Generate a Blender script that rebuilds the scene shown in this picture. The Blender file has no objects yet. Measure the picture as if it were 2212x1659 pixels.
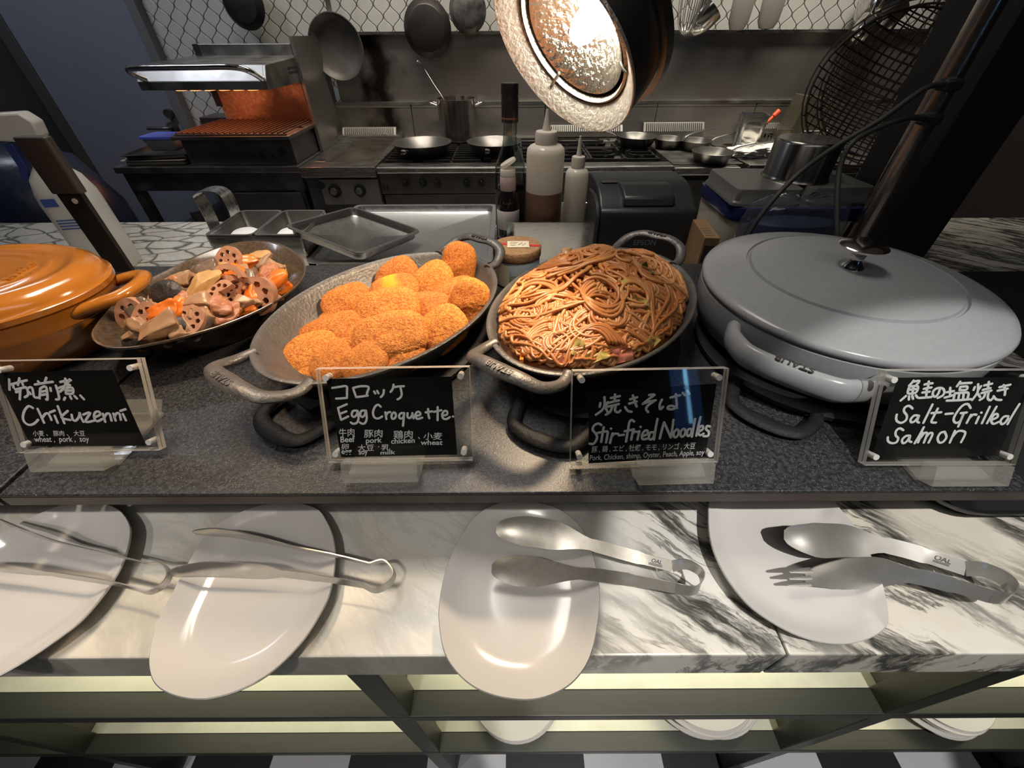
import bpy, bmesh, math, random
from mathutils import Vector, Matrix, noise
random.seed(7)
PI = math.pi
S = bpy.context.scene
COL = S.collection

# ------------------------------------------------------------------ camera
F = 870.0
TH, RO, CZ = math.radians(41.2), math.radians(0.3), 1.35
fw = Vector((0, math.cos(TH), -math.sin(TH)))
D0 = Vector((0, -math.sin(TH), -math.cos(TH)))
X0 = Vector((1, 0, 0))
RV = X0*math.cos(RO) + D0*math.sin(RO)
DV = D0*math.cos(RO) - X0*math.sin(RO)
CAM = Vector((0, 0, CZ))
cd = bpy.data.cameras.new('camera')
cd.sensor_fit = 'HORIZONTAL'; cd.sensor_width = 36.0; cd.lens = F*36/2212
cd.clip_start = 0.01
cam = bpy.data.objects.new('camera', cd); COL.objects.link(cam)
m3 = Matrix((RV, -DV, -fw)).transposed()
cam.matrix_world = Matrix.Translation(CAM) @ m3.to_4x4()
S.camera = cam

# ------------------------------------------------------------------ world, exposure, room lights
S.view_settings.view_transform = 'Standard'
S.view_settings.look = 'None'
S.view_settings.exposure = 0.0
S.view_settings.gamma = 1.0
S.view_settings.use_curve_mapping = False
cy = S.cycles
cy.use_denoising = True
cy.max_bounces = 8; cy.diffuse_bounces = 3; cy.glossy_bounces = 4
cy.transmission_bounces = 6; cy.transparent_max_bounces = 24
cy.caustics_reflective = False; cy.caustics_refractive = False
cy.sample_clamp_indirect = 4.0
w = bpy.data.worlds.new('world'); S.world = w; w.use_nodes = True
bg = w.node_tree.nodes['Background']
bg.inputs[0].default_value = (0.75, 0.8, 0.9, 1); bg.inputs[1].default_value = 0.05

def spot(name, loc, to, energy, color, angle, blend=0.4, r=0.03):
    l = bpy.data.lights.new(name, 'SPOT'); l.energy = energy; l.color = color
    l.spot_size = math.radians(angle); l.spot_blend = blend; l.shadow_soft_size = r
    o = bpy.data.objects.new(name, l); COL.objects.link(o); o.location = loc
    o.rotation_euler = (Vector(to)-Vector(loc)).to_track_quat('-Z', 'Y').to_euler()
    return o
def area(name, loc, to, energy, color, sx, sy, spread=180):
    l = bpy.data.lights.new(name, 'AREA'); l.energy = energy; l.color = color
    l.shape = 'RECTANGLE'; l.size = sx; l.size_y = sy; l.spread = math.radians(spread)
    o = bpy.data.objects.new(name, l); COL.objects.link(o); o.location = loc
    o.rotation_euler = (Vector(to)-Vector(loc)).to_track_quat('-Z', 'Y').to_euler()
    return o
WARM = (1, .72, .45); NEUT = (1, .93, .84)
LAMP_C = Vector((.048, .488, 1.332)); LAMP_N = Vector((-.632, -.478, -.610)).normalized()
# heat lamps of the buffet row (the middle one is in the picture)
spot('heat_lamp_light', LAMP_C - LAMP_N*.008, LAMP_C + LAMP_N, 6.5, WARM, 120, .5, .02)
spot('heat_lamp_light_left', (-.42, .42, 1.62), (-.42, .48, 1.05), 9, WARM, 75, .5, .03)
# ceiling spots on the guests' side of the counter
spot('ceiling_spot', (.50, -.60, 2.65), (.50, .03, .95), 135, (1, .96, .9), 26, .10, .015)
spot('ceiling_spot', (-.30, -.60, 2.65), (-.30, .03, .95), 38, (1, .94, .87), 27, .35, .03)
spot('ceiling_spot', (-1.0, -.60, 2.65), (-.75, .05, .95), 26, (1, .94, .87), 26, .4, .03)
# kitchen ceiling, then two added fill lights
area('kitchen_light', (-.2, 2.25, 2.6), (-.2, 2.5, 0), 15, (1, .9, .76), 1.8, .3, 90)
area('kitchen_light', (1.4, 2.25, 2.6), (1.4, 2.5, 0), 13, (1, .92, .78), 1.2, .3, 90)
area('kitchen_light', (-2.1, 1.6, 2.6), (-2.2, 2.4, 1.0), 10, (.82, .88, 1), .6, .3)
area('mid_fill_light', (-.25, .95, 2.7), (-.2, .95, .95), 6, NEUT, 1.0, .4, 72)  # added fill, brightens the bottles and tools in mid-counter
area('guest_fill_light', (.1, -.7, 2.7), (.1, .1, .9), 7, (1, .95, .88), 2.4, .5)  # added soft fill for ambient light and reflections on the guests' side
# shelf strip lights under the counter
for zz, e in ((.852, 1.9), (.625, 2.0)):
    area('shelf_light', (.05, .22, zz), (.05, .25, 0), e, (1, .93, .62), 2.2, .03)

# ------------------------------------------------------------------ picture helpers: pixel -> real place
def ray(px, py): return fw + RV*((px-1106)/F) + DV*((py-829.5)/F)
def at_z(px, py, z):
    d = ray(px, py); return CAM + d*((z-CZ)/d.z)
def at_y(px, py, y):
    d = ray(px, py); return CAM + d*(y/d.y)
def at_plane(px, py, p, n):
    d = ray(px, py); return CAM + d*((p-CAM).dot(n)/d.dot(n))

# ------------------------------------------------------------------ materials
MATS = {}
def mat(name, color, rough=.5, metal=0., noise_amt=0., noise_scale=20., bump=0., bump_scale=60., coat=0., sss=0., trans=0., alpha=1., emit=None, estr=0., stretch=None, spec=.5, color2=None, rvar=0.):
    if name in MATS: return MATS[name]
    m = bpy.data.materials.new(name); m.use_nodes = True
    nt = m.node_tree; b = nt.nodes['Principled BSDF']
    b.inputs['Base Color'].default_value = (*color, 1)
    b.inputs['Roughness'].default_value = rough
    b.inputs['Metallic'].default_value = metal
    b.inputs['Specular IOR Level'].default_value = spec
    b.inputs['Coat Weight'].default_value = coat
    b.inputs['Coat Roughness'].default_value = .08
    if sss:
        b.inputs['Subsurface Weight'].default_value = sss
        b.inputs['Subsurface Radius'].default_value = (.01, .005, .003)
        b.inputs['Subsurface Scale'].default_value = .5
    b.inputs['Transmission Weight'].default_value = trans
    b.inputs['Alpha'].default_value = alpha
    if emit:
        b.inputs['Emission Color'].default_value = (*emit, 1); b.inputs['Emission Strength'].default_value = estr
    tc = nt.nodes.new('ShaderNodeTexCoord')
    src = tc.outputs['Object']
    if stretch:
        mp = nt.nodes.new('ShaderNodeMapping'); mp.inputs['Scale'].default_value = stretch
        nt.links.new(src, mp.inputs[0]); src = mp.outputs[0]
    if noise_amt or color2 or rvar:
        n = nt.nodes.new('ShaderNodeTexNoise'); n.inputs['Scale'].default_value = noise_scale
        n.inputs['Detail'].default_value = 2.5
        nt.links.new(src, n.inputs['Vector'])
        mx = nt.nodes.new('ShaderNodeMix'); mx.data_type = 'RGBA'
        c2 = color2 or tuple(max(0, c*(1-noise_amt)) for c in color)
        c1 = color if color2 else tuple(min(1, c*(1+noise_amt)) for c in color)
        mx.inputs[6].default_value = (*c2, 1); mx.inputs[7].default_value = (*c1, 1)
        rp = nt.nodes.new('ShaderNodeMapRange'); rp.inputs[1].default_value = .25; rp.inputs[2].default_value = .75
        nt.links.new(n.outputs['Fac'], rp.inputs[0]); nt.links.new(rp.outputs[0], mx.inputs[0])
        nt.links.new(mx.outputs[2], b.inputs['Base Color'])
        if rvar:
            r2 = nt.nodes.new('ShaderNodeMapRange'); r2.inputs[1].default_value = .2; r2.inputs[2].default_value = .8
            r2.inputs[3].default_value = max(0, rough-rvar); r2.inputs[4].default_value = min(1, rough+rvar)
            nt.links.new(n.outputs['Fac'], r2.inputs[0]); nt.links.new(r2.outputs[0], b.inputs['Roughness'])
    if bump:
        n2 = nt.nodes.new('ShaderNodeTexNoise'); n2.inputs['Scale'].default_value = bump_scale; n2.inputs['Detail'].default_value = 4
        nt.links.new(src, n2.inputs['Vector'])
        bp = nt.nodes.new('ShaderNodeBump'); bp.inputs['Strength'].default_value = bump; bp.inputs['Distance'].default_value = .004
        nt.links.new(n2.outputs['Fac'], bp.inputs['Height']); nt.links.new(bp.outputs[0], b.inputs['Normal'])
    MATS[name] = m; return m

class G:  # tiny node-graph writer
    def __init__(s, name, rough=.4, metal=0., spec=.5):
        s.m = bpy.data.materials.new(name); s.m.use_nodes = True; s.t = s.m.node_tree
        s.b = s.t.nodes['Principled BSDF']; s.b.inputs['Roughness'].default_value = rough
        s.b.inputs['Metallic'].default_value = metal; s.b.inputs['Specular IOR Level'].default_value = spec
        MATS[name] = s.m
    def n(s, typ, **kw):
        o = s.t.nodes.new('ShaderNode'+typ)
        for k, v in kw.items(): setattr(o, k, v)
        return o
    def l(s, a, b): s.t.links.new(a, b)
    def obj(s): return s.n('TexCoord').outputs['Object']
    def gen(s): return s.n('NewGeometry').outputs['Position']
    def map(s, v, scale=(1, 1, 1), rot=(0, 0, 0), loc=(0, 0, 0)):
        o = s.n('Mapping'); o.inputs['Scale'].default_value = scale; o.inputs['Rotation'].default_value = rot; o.inputs['Location'].default_value = loc
        s.l(v, o.inputs[0]); return o.outputs[0]
    def noise(s, v, scale, detail=5, dist=0., rough=.5):
        o = s.n('TexNoise'); o.inputs['Scale'].default_value = scale; o.inputs['Detail'].default_value = detail
        o.inputs['Distortion'].default_value = dist; o.inputs['Roughness'].default_value = rough
        s.l(v, o.inputs['Vector']); return o.outputs['Fac']
    def math(s, op, a, b=None, c=None):
        o = s.n('Math', operation=op)
        for i, x in enumerate((a, b, c)):
            if x is None: continue
            if isinstance(x, (int, float)): o.inputs[i].default_value = x
            else: s.l(x, o.inputs[i])
        return o.outputs[0]
    def rng(s, v, a, b, c=0., d=1.):
        o = s.n('MapRange'); o.interpolation_type = 'SMOOTHSTEP'
        for i, x in enumerate((a, b, c, d)): o.inputs[i+1].default_value = x
        s.l(v, o.inputs[0]); return o.outputs[0]
    def mix(s, f, c1, c2):
        o = s.n('Mix', data_type='RGBA')
        if isinstance(f, (int, float)): o.inputs[0].default_value = f
        else: s.l(f, o.inputs[0])
        for i, x in ((6, c1), (7, c2)):
            if isinstance(x, tuple): o.inputs[i].default_value = (*x, 1)
            else: s.l(x, o.inputs[i])
        return o.outputs[2]
    def color(s, c): s.l(c, s.b.inputs['Base Color']); return s
    def bump(s, h, strength=.3, dist=.003):
        o = s.n('Bump'); o.inputs['Strength'].default_value = strength; o.inputs['Distance'].default_value = dist
        s.l(h, o.inputs['Height']); s.l(o.outputs[0], s.b.inputs['Normal'])

# marble: white ground, dark veins running down to the right, thicker towards the right end
g = G('marble', .27)
p = g.gen()
n0 = g.noise(p, 5, 6, 0, .6)
va = g.n('VectorMath', operation='SCALE'); va.inputs[3].default_value = .11
nc = g.n('TexNoise'); nc.inputs['Scale'].default_value = 4.5; nc.inputs['Detail'].default_value = 6
g.l(p, nc.inputs['Vector']); g.l(nc.outputs['Color'], va.inputs[0])
ad = g.n('VectorMath', operation='ADD'); g.l(p, ad.inputs[0]); g.l(va.outputs[0], ad.inputs[1])
warped = ad.outputs[0]
st = g.map(g.map(warped, rot=(0, 0, math.radians(40))), (2.6, 13, 4))
v1 = g.math('ABSOLUTE', g.math('SUBTRACT', g.noise(st, 1.0, 7, .2, .62), .5))
line1 = g.rng(v1, .0, .06, 1, 0)
st2 = g.map(g.map(warped, rot=(0, 0, math.radians(34))), (5, 24, 6), loc=(3, 1, 0))
v2 = g.math('ABSOLUTE', g.math('SUBTRACT', g.noise(st2, 1.0, 6, .3, .65), .5))
line2 = g.rng(v2, .0, .035, .8, 0)
vor = g.n('TexVoronoi', feature='DISTANCE_TO_EDGE'); vor.inputs['Scale'].default_value = 11
g.l(g.map(warped, (1, 1.9, 1)), vor.inputs['Vector'])
line3 = g.rng(vor.outputs['Distance'], .0, .09, .85, 0)
sx = g.n('SeparateXYZ'); g.l(p, sx.inputs[0])
mask = g.rng(g.math('ADD', g.noise(p, 3.2, 3), g.math('MULTIPLY', sx.outputs[0], .30)), .485, .60)
maskb = g.math('MULTIPLY', g.rng(sx.outputs[1], .75, .95), g.rng(sx.outputs[0], .9, .6))
veins = g.math('MULTIPLY', g.math('MAXIMUM', line1, line2), g.math('MAXIMUM', mask, .16))
veins = g.math('MAXIMUM', veins, g.math('MULTIPLY', line3, maskb))
ground = g.mix(g.rng(n0, .35, .7), (.66, .62, .53), (.74, .73, .69))
cloud = g.rng(g.noise(st, 1.6, 5), .45, .7, 0, .35)
ground = g.mix(g.math('MULTIPLY', cloud, mask), ground, (.35, .36, .34))
g.color(g.mix(veins, ground, (.055, .057, .05)))

# speckled black stone
g = G('black_stone', .42)
p = g.obj()
sp = g.n('TexVoronoi'); sp.inputs['Scale'].default_value = 420; g.l(p, sp.inputs['Vector'])
fl = g.rng(g.noise(p, 700, 2), .62, .72)
c = g.mix(g.rng(g.noise(p, 240, 3), .35, .7), (.011, .0115, .013), (.042, .043, .046))
g.color(g.mix(fl, c, (.22, .21, .2)))
g.bump(g.noise(p, 500, 3), .25, .001)

# lantern-shaped white tiles with dark joints
g = G('lantern_tile', .3)
p = g.gen(); sx = g.n('SeparateXYZ'); g.l(p, sx.inputs[0])
W_, P_ = .043, .094
cs = g.math('MULTIPLY', g.math('COSINE', g.math('MULTIPLY', sx.outputs[2], 2*PI/P_)), W_*.47)
def fam(off, sgn):
    u = g.math('ADD', g.math('SUBTRACT' if sgn > 0 else 'ADD', sx.outputs[0], cs), off+10*W_)
    return g.math('ABSOLUTE', g.math('SUBTRACT', g.math('PINGPONG', u, W_), 0))
d = g.math('MINIMUM', fam(0, 1), fam(W_, -1))
jl = g.rng(d, .0012, .0030, 1, 0)
til = g.mix(g.noise(p, 6, 3), (.50, .50, .47), (.62, .62, .58))
g.color(g.mix(jl, til, (.075, .06, .045)))
g.bump(g.rng(d, .0, .006), .5, .004)

# sooty brushed steel wall panel
g = G('wall_steel', .33, .85)
p = g.gen()
br = g.noise(g.map(p, (1.5, 1, 160)), 1, 3)
base = g.mix(g.rng(br, .2, .8), (.36, .34, .31), (.40, .38, .35))
so = g.rng(g.noise(g.map(p, (3.2, 1, 1.1)), 1.7, 5, .6), .40, .85)
sx = g.n('SeparateXYZ'); g.l(p, sx.inputs[0])
lf = g.math('SUBTRACT', 1.0, g.rng(sx.outputs[0], -.65, .15))
plume = g.rng(g.math('ABSOLUTE', g.math('ADD', g.math('ADD', sx.outputs[0], .74), g.math('MULTIPLY', g.math('SUBTRACT', g.noise(p, 7, 4), .5), .3))), .02, .14, 1, 0)
st = g.math('MAXIMUM', g.math('MULTIPLY', g.math('MULTIPLY', so, lf), .8), plume)
g.color(g.mix(st, base, (.03, .023, .017)))
g.l(g.rng(g.noise(p, 4, 2), .2, .8, .30, .42), g.b.inputs['Roughness'])

# black and white checkered floor
g = G('floor_tile', .3)
ch = g.n('TexChecker'); ch.inputs['Scale'].default_value = 5.2
ch.inputs['Color1'].default_value = (.62, .63, .66, 1); ch.inputs['Color2'].default_value = (.03, .03, .034, 1)
g.l(g.map(g.gen(), loc=(.02, .04, .01)), ch.inputs['Vector'])
g.color(ch.outputs['Color'])

# heat-stained back plate of the grill: soot streak down the middle
g = G('heated_steel', .5, .25)
p = g.gen(); sx = g.n('SeparateXYZ'); g.l(p, sx.inputs[0])
wob = g.math('MULTIPLY', g.math('SUBTRACT', g.noise(p, 9, 4), .5), .22)
dx_ = g.math('ABSOLUTE', g.math('ADD', g.math('ADD', sx.outputs[0], 1.20), wob))
wid = g.math('MULTIPLY', g.math('SUBTRACT', 1.21, sx.outputs[2]), .75)
soot = g.rng(g.math('SUBTRACT', dx_, wid), -.06, .10, 1, 0)
c = g.mix(g.rng(g.noise(p, 60, 3), .35, .7), (.30, .17, .11), (.42, .27, .19))
g.color(g.mix(g.math('MULTIPLY', soot, .93), c, (.028, .012, .010)))

# fried breadcrumb
g = G('breadcrumb', .62)
p = g.obj()
a = g.noise(p, 380, 3); b_ = g.noise(p, 28, 3)
c = g.mix(g.rng(a, .28, .72), (.54, .12, .013), (.90, .36, .055))
c = g.mix(g.rng(b_, .5, .75, 0, .4), c, (.84, .33, .045))
at = g.n('Attribute', attribute_type='OBJECT', attribute_name='fry'); 
c = g.mix(g.math('MULTIPLY', at.outputs['Fac'], .8), c, (.30, .05, .012))
eg = g.n('Attribute', attribute_type='OBJECT', attribute_name='egg'); sx = g.n('SeparateXYZ'); g.l(p, sx.inputs[0])
em = g.rng(g.math('ADD', g.math('ABSOLUTE', g.math('SUBTRACT', sx.outputs[0], -.004)), g.math('MULTIPLY', g.noise(p, 90, 2), .016)), .012, .026, 1, 0)
c = g.mix(g.math('MULTIPLY', eg.outputs['Fac'], em), c, (.85, .42, .02))
g.color(c); g.bump(g.noise(p, 900, 2), 1.0, .0018)

# noodles
g = G('noodle', .36)
at = g.n('Attribute', attribute_name='tone')
c = g.mix(at.outputs['Fac'], (.36, .105, .022), (.62, .30, .115))
c = g.mix(g.rng(g.noise(g.obj(), 55, 3), .45, .75, 0, .6), c, (.50, .16, .035))
g.color(c); g.b.inputs['Subsurface Weight'].default_value = .0

# clear acrylic: straight-through with a reflecting surface
def clear(name, tint, refl=1.0, frost=0.0, fcol=(.9, .88, .82)):
    m = bpy.data.materials.new(name); m.use_nodes = True; t = m.node_tree
    for n in list(t.nodes): t.nodes.remove(n)
    o = t.nodes.new('ShaderNodeOutputMaterial'); tr = t.nodes.new('ShaderNodeBsdfTransparent'); tr.inputs[0].default_value = (*tint, 1)
    gl = t.nodes.new('ShaderNodeBsdfGlossy'); gl.inputs['Roughness'].default_value = .03
    lw_ = t.nodes.new('ShaderNodeLayerWeight'); pw_ = t.nodes.new('ShaderNodeMath'); pw_.operation = 'POWER'; pw_.inputs[1].default_value = 5
    t.links.new(lw_.outputs['Facing'], pw_.inputs[0])
    fr = t.nodes.new('ShaderNodeMath'); fr.operation = 'MULTIPLY_ADD'; fr.inputs[1].default_value = .92; fr.inputs[2].default_value = .035
    t.links.new(pw_.outputs[0], fr.inputs[0])
    mu = t.nodes.new('ShaderNodeMath'); mu.operation = 'MULTIPLY'; mu.inputs[1].default_value = refl
    t.links.new(fr.outputs[0], mu.inputs[0])
    mx = t.nodes.new('ShaderNodeMixShader'); t.links.new(mu.outputs[0], mx.inputs[0])
    base = tr
    if frost:
        df = t.nodes.new('ShaderNodeBsdfDiffuse'); df.inputs[0].default_value = (*fcol, 1)
        tl = t.nodes.new('ShaderNodeBsdfTranslucent'); tl.inputs[0].default_value = (*fcol, 1)
        m1 = t.nodes.new('ShaderNodeMixShader'); m1.inputs[0].default_value = .5
        t.links.new(df.outputs[0], m1.inputs[1]); t.links.new(tl.outputs[0], m1.inputs[2])
        m2 = t.nodes.new('ShaderNodeMixShader'); m2.inputs[0].default_value = frost
        t.links.new(tr.outputs[0], m2.inputs[1]); t.links.new(m1.outputs[0], m2.inputs[2]); base = m2
    t.links.new(base.outputs[0], mx.inputs[1]); t.links.new(gl.outputs[0], mx.inputs[2])
    t.links.new(mx.outputs[0], o.inputs[0]); MATS[name] = m; return m
clear('acrylic', (.97, .97, .96), .8)
clear('acrylic_edge', (.93, .92, .88), .8, .68, (.95, .92, .86))
clear('acrylic_block', (.95, .95, .93), 1.1, .2, (.95, .93, .88))
clear('clear_glass', (.60, .66, .63), 2.4)
clear('clear_film', (.86, .88, .92), 1.3, .06, (.5, .55, .65))
clear('milky_plastic', (.8, .78, .72), .5, .82, (.86, .81, .71))

steel = mat('brushed_steel', (.55, .54, .52), .28, 1, .12, 9, stretch=(1, 12, 12), rvar=.08)
steel_dull = mat('dull_steel', (.36, .35, .33), .38, 1, .18, 14, rvar=.1)
steel_dark = mat('dark_steel', (.17, .165, .155), .42, .9, .3, 12, rvar=.12)
chrome = mat('polished_steel', (.72, .70, .67), .14, 1, .08, 40, rvar=.06)
tongsm = mat('tong_steel', (.64, .62, .58), .30, .8, .08, 60)
iron = mat('cast_iron', (.115, .105, .096), .42, .35, .22, 45, bump=.25, bump_scale=220)
iron_in = iron
iron_black = mat('black_iron', (.009, .009, .0095), .6, 0, .3, 30, bump=.3, bump_scale=200, spec=.25)
brown_glaze = mat('brown_glaze', (.085, .058, .036), .2, .1, .35, 220, coat=.4)
orange_en = mat('orange_enamel', (.40, .145, .02), .16, 0, .14, 6, coat=.6)
grey_en = mat('grey_enamel', (.29, .297, .31), .2, 0, .05, 160, spec=.3)
china = mat('white_china', (.62, .60, .575), .12, 0, .03, 8, coat=.2)
blackp = mat('black_plastic', (.016, .017, .019), .42)
rubber = mat('black_rubber', (.02, .019, .018), .6, bump=.2)
chalk = mat('chalk_ink', (.62, .635, .67), .6)
cardm = mat('black_card', (.008, .0078, .0075), .6, spec=.12, noise_amt=.3, noise_scale=30)
cork = mat('cork', (.42, .24, .11), .85, color2=(.23, .115, .045), noise_scale=260, bump=.4, bump_scale=200)
paper = mat('paper_label', (.72, .62, .45), .7)
red_tape = mat('red_tape', (.55, .03, .03), .5)
print_ink = mat('print_ink', (.12, .09, .08), .7)
white_pl = mat('white_plastic', (.72, .70, .66), .35)
blue_pl = mat('blue_plastic', (.05, .08, .30), .3)
blue_ink = mat('blue_ink', (.06, .12, .42), .5)
# ------------------------------------------------------------------ mesh builder
class MB:
    def __init__(s): s.v = []; s.f = []; s.mi = []; s.att = None
    def add(s, vs, fs, mi=0):
        o = len(s.v); s.v += [tuple(x) for x in vs]
        s.f += [tuple(i+o for i in f) for f in fs]; s.mi += [mi]*len(fs); return s
    def box(s, c, d, rot=None, mi=0):
        vs = [Vector((x*d[0]/2, y*d[1]/2, z*d[2]/2)) for x in (-1, 1) for y in (-1, 1) for z in (-1, 1)]
        if rot is not None: vs = [rot @ v for v in vs]
        vs = [v+Vector(c) for v in vs]
        return s.add(vs, [(0, 1, 3, 2), (4, 6, 7, 5), (0, 4, 5, 1), (2, 3, 7, 6), (0, 2, 6, 4), (1, 5, 7, 3)], mi)
    def span(s, a, b, mi=0):
        return s.box([(a[i]+b[i])/2 for i in range(3)], [abs(b[i]-a[i]) for i in range(3)], None, mi)
    def rings(s, rings, cap0=True, cap1=True, mi=0, closed=False):
        n = len(rings[0]); vs = [p for r in rings for p in r]; fs = []
        k = len(rings)
        for i in range(k if closed else k-1):
            a, b = i*n, ((i+1) % k)*n
            for j in range(n): fs.append((a+j, a+(j+1) % n, b+(j+1) % n, b+j))
        if not closed:
            if cap0: fs.append(tuple(range(n-1, -1, -1)))
            if cap1: fs.append(tuple((k-1)*n+j for j in range(n)))
        return s.add(vs, fs, mi)
    def lathe(s, prof, n=48, sx=1., sy=1., c=(0, 0, 0), rot=None, mi=0):
        rs = []
        for r, z in prof:
            r = max(r, 1e-5)
            ring = [Vector((r*sx*math.cos(2*PI*j/n), r*sy*math.sin(2*PI*j/n), z)) for j in range(n)]
            if rot is not None: ring = [rot @ p for p in ring]
            rs.append([p+Vector(c) for p in ring])
        return s.rings(rs, prof[0][0] < .003, prof[-1][0] < .003, mi)
    def tube(s, pts, r, n=8, flat=None, cap=True, closed=False, mi=0):
        pts = [Vector(p) for p in pts]; k = len(pts)
        rr = r if isinstance(r, (list, tuple)) else [r]*k
        t0 = (pts[1]-pts[0]).normalized()
        up = Vector((0, 0, 1)) if abs(t0.z) < .9 else Vector((0, 1, 0))
        nrm = (up-t0*up.dot(t0)).normalized(); rs = []
        for i in range(k):
            if closed: t = (pts[(i+1) % k]-pts[i-1]).normalized()
            else: t = (pts[min(i+1, k-1)]-pts[max(i-1, 0)]).normalized()
            if flat is not None:
                nrm = (flat-t*flat.dot(t)).normalized()
            else:
                nrm = nrm-t*nrm.dot(t)
                nrm = nrm.normalized() if nrm.length > 1e-6 else up
            b = t.cross(nrm)
            a1, a2 = (rr[i] if isinstance(rr[i], tuple) else (rr[i], rr[i]))
            rs.append([pts[i]+nrm*(a2*math.sin(2*PI*j/n))+b*(a1*math.cos(2*PI*j/n)) for j in range(n)])
        return s.rings(rs, cap, cap, mi, closed)
    def cyl(s, a, b, r, n=24, r2=None, mi=0):
        return s.tube([a, b], [r, r if r2 is None else r2], n, mi=mi)
    def prism(s, poly, z0, z1, tf=None, mi=0):
        lo = [Vector((x, y, z0)) for x, y in poly]; hi = [Vector((x, y, z1)) for x, y in poly]
        if tf: lo = [tf(p) for p in lo]; hi = [tf(p) for p in hi]
        return s.rings([lo, hi], True, True, mi)
    def tf(s, m): s.v = [tuple(m @ Vector(p)) for p in s.v]; return s
    def mesh(s, name, mats, smooth=True, sharp=50):
        me = bpy.data.meshes.new(name); me.from_pydata(s.v, [], s.f); me.update()
        for m in (mats if isinstance(mats, (list, tuple)) else [mats]): me.materials.append(MATS[m] if isinstance(m, str) else m)
        for p, i in zip(me.polygons, s.mi): p.material_index = i; p.use_smooth = smooth
        bm = bmesh.new(); bm.from_mesh(me); bmesh.ops.recalc_face_normals(bm, faces=bm.faces); bm.to_mesh(me); bm.free()
        if s.att:
            a = me.attributes.new('tone', 'FLOAT', 'POINT')
            a.data.foreach_set('value', s.att)
        if smooth and sharp: me.set_sharp_from_angle(angle=math.radians(sharp))
        return me

def obj(name, mb, mats, parent=None, smooth=True, bevel=0, seg=2, sub=0, label=None, loc=None, sharp=50):
    o = bpy.data.objects.new(name, mb.mesh(name, mats, smooth, sharp)); COL.objects.link(o)
    if parent: o.parent = parent
    if loc: o.location = loc
    if bevel:
        b = o.modifiers.new('bevel', 'BEVEL'); b.width = bevel; b.segments = seg; b.limit_method = 'ANGLE'; b.angle_limit = math.radians(40)
    if sub:
        d = o.modifiers.new('subsurf', 'SUBSURF'); d.levels = d.render_levels = sub
    if label: o['label'] = label
    return o
def tag(o, label, cat, group=None, kind=None):
    o['label'] = label; o['category'] = cat
    if group: o['group'] = group
    if kind: o['kind'] = kind
    return o
def thing(name, label, cat, loc=(0, 0, 0), rz=0, group=None):
    o = bpy.data.objects.new(name, None); COL.objects.link(o); o.empty_display_size = .02
    o.location = loc; o.rotation_euler = (0, 0, rz)
    return tag(o, label, cat, group)
def struct(name, mb, mats, parent=None, **k):
    o = obj(name, mb, mats, parent, **k)
    if not parent: o['kind'] = 'structure'
    return o
def dup(o, parent=None, loc=None, rz=None):
    c = o.copy(); COL.objects.link(c)
    if parent: c.parent = parent
    if loc is not None: c.location = loc
    if rz is not None: c.rotation_euler = (0, 0, rz)
    for ch in list(o.children): dup(ch, c)
    return c
def smooth_path(pts, k=6, closed=False):
    pts = [Vector(p) for p in pts]; n = len(pts); out = []
    if n < 3 and not closed:
        return [pts[0].lerp(pts[1], i/k) for i in range(k+1)]
    for i in range(n if closed else n-1):
        if closed: p0, p1, p2, p3 = pts[i-1], pts[i], pts[(i+1) % n], pts[(i+2) % n]
        else: p0, p1, p2, p3 = pts[max(i-1, 0)], pts[i], pts[i+1], pts[min(i+2, n-1)]
        for j in range(k):
            t = j/k
            out.append(.5*((2*p1)+(p2-p0)*t+(2*p0-5*p1+4*p2-p3)*t*t+(3*p1-p0-3*p2+p3)*t**3))
    if not closed: out.append(pts[-1])
    return out
def rounded_rect(w, h, r, n=5):
    out = []
    for cx, cy, a0 in ((w/2-r, h/2-r, 0), (-w/2+r, h/2-r, 90), (-w/2+r, -h/2+r, 180), (w/2-r, -h/2+r, 270)):
        for i in range(n+1):
            a = math.radians(a0+90*i/n); out.append((cx+r*math.cos(a), cy+r*math.sin(a)))
    return out
def outline_loft(mb, outline, prof, c=None):
    """outline: closed list of 2D points; prof: (scale, z) rings about the centroid"""
    n = len(outline)
    cx = sum(p[0] for p in outline)/n; cy_ = sum(p[1] for p in outline)/n
    rs = [[Vector((cx+(p[0]-cx)*s, cy_+(p[1]-cy_)*s, z)) for p in outline] for s, z in prof]
    return mb.rings(rs, prof[0][0] < .01, prof[-1][0] < .01)
_txt = {}
def text_mesh(body, size=1.0, shear=0., bold=0.):
    """glyph outlines of the built-in font as flat polygons (verts, faces), height about `size`"""
    key = (body, shear, bold)
    if key not in _txt:
        cu = bpy.data.curves.new('t', 'FONT'); cu.body = body; cu.size = 1; cu.shear = shear; cu.offset = bold
        cu.resolution_u = 3
        o = bpy.data.objects.new('t', cu); COL.objects.link(o)
        dg = bpy.context.evaluated_depsgraph_get(); dg.update()
        me = bpy.data.meshes.new_from_object(o.evaluated_get(dg))
        _txt[key] = ([v.co.copy() for v in me.vertices], [tuple(p.vertices) for p in me.polygons])
        bpy.data.objects.remove(o); bpy.data.curves.remove(cu); bpy.data.meshes.remove(me)
    vs, fs = _txt[key]
    return [v*size for v in vs], fs
def ordinal(i, n, what):
    w = ['first', 'second', 'third', 'fourth', 'fifth', 'sixth', 'seventh', 'eighth', 'ninth', 'tenth', 'eleventh', 'twelfth', 'thirteenth', 'fourteenth', 'fifteenth', 'sixteenth', 'seventeenth', 'eighteenth', 'nineteenth', 'twentieth']
    if i == 0: return 'leftmost of the '+what
    if i == n-1: return 'rightmost of the '+what
    return w[i]+' from the left of the '+what
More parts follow.
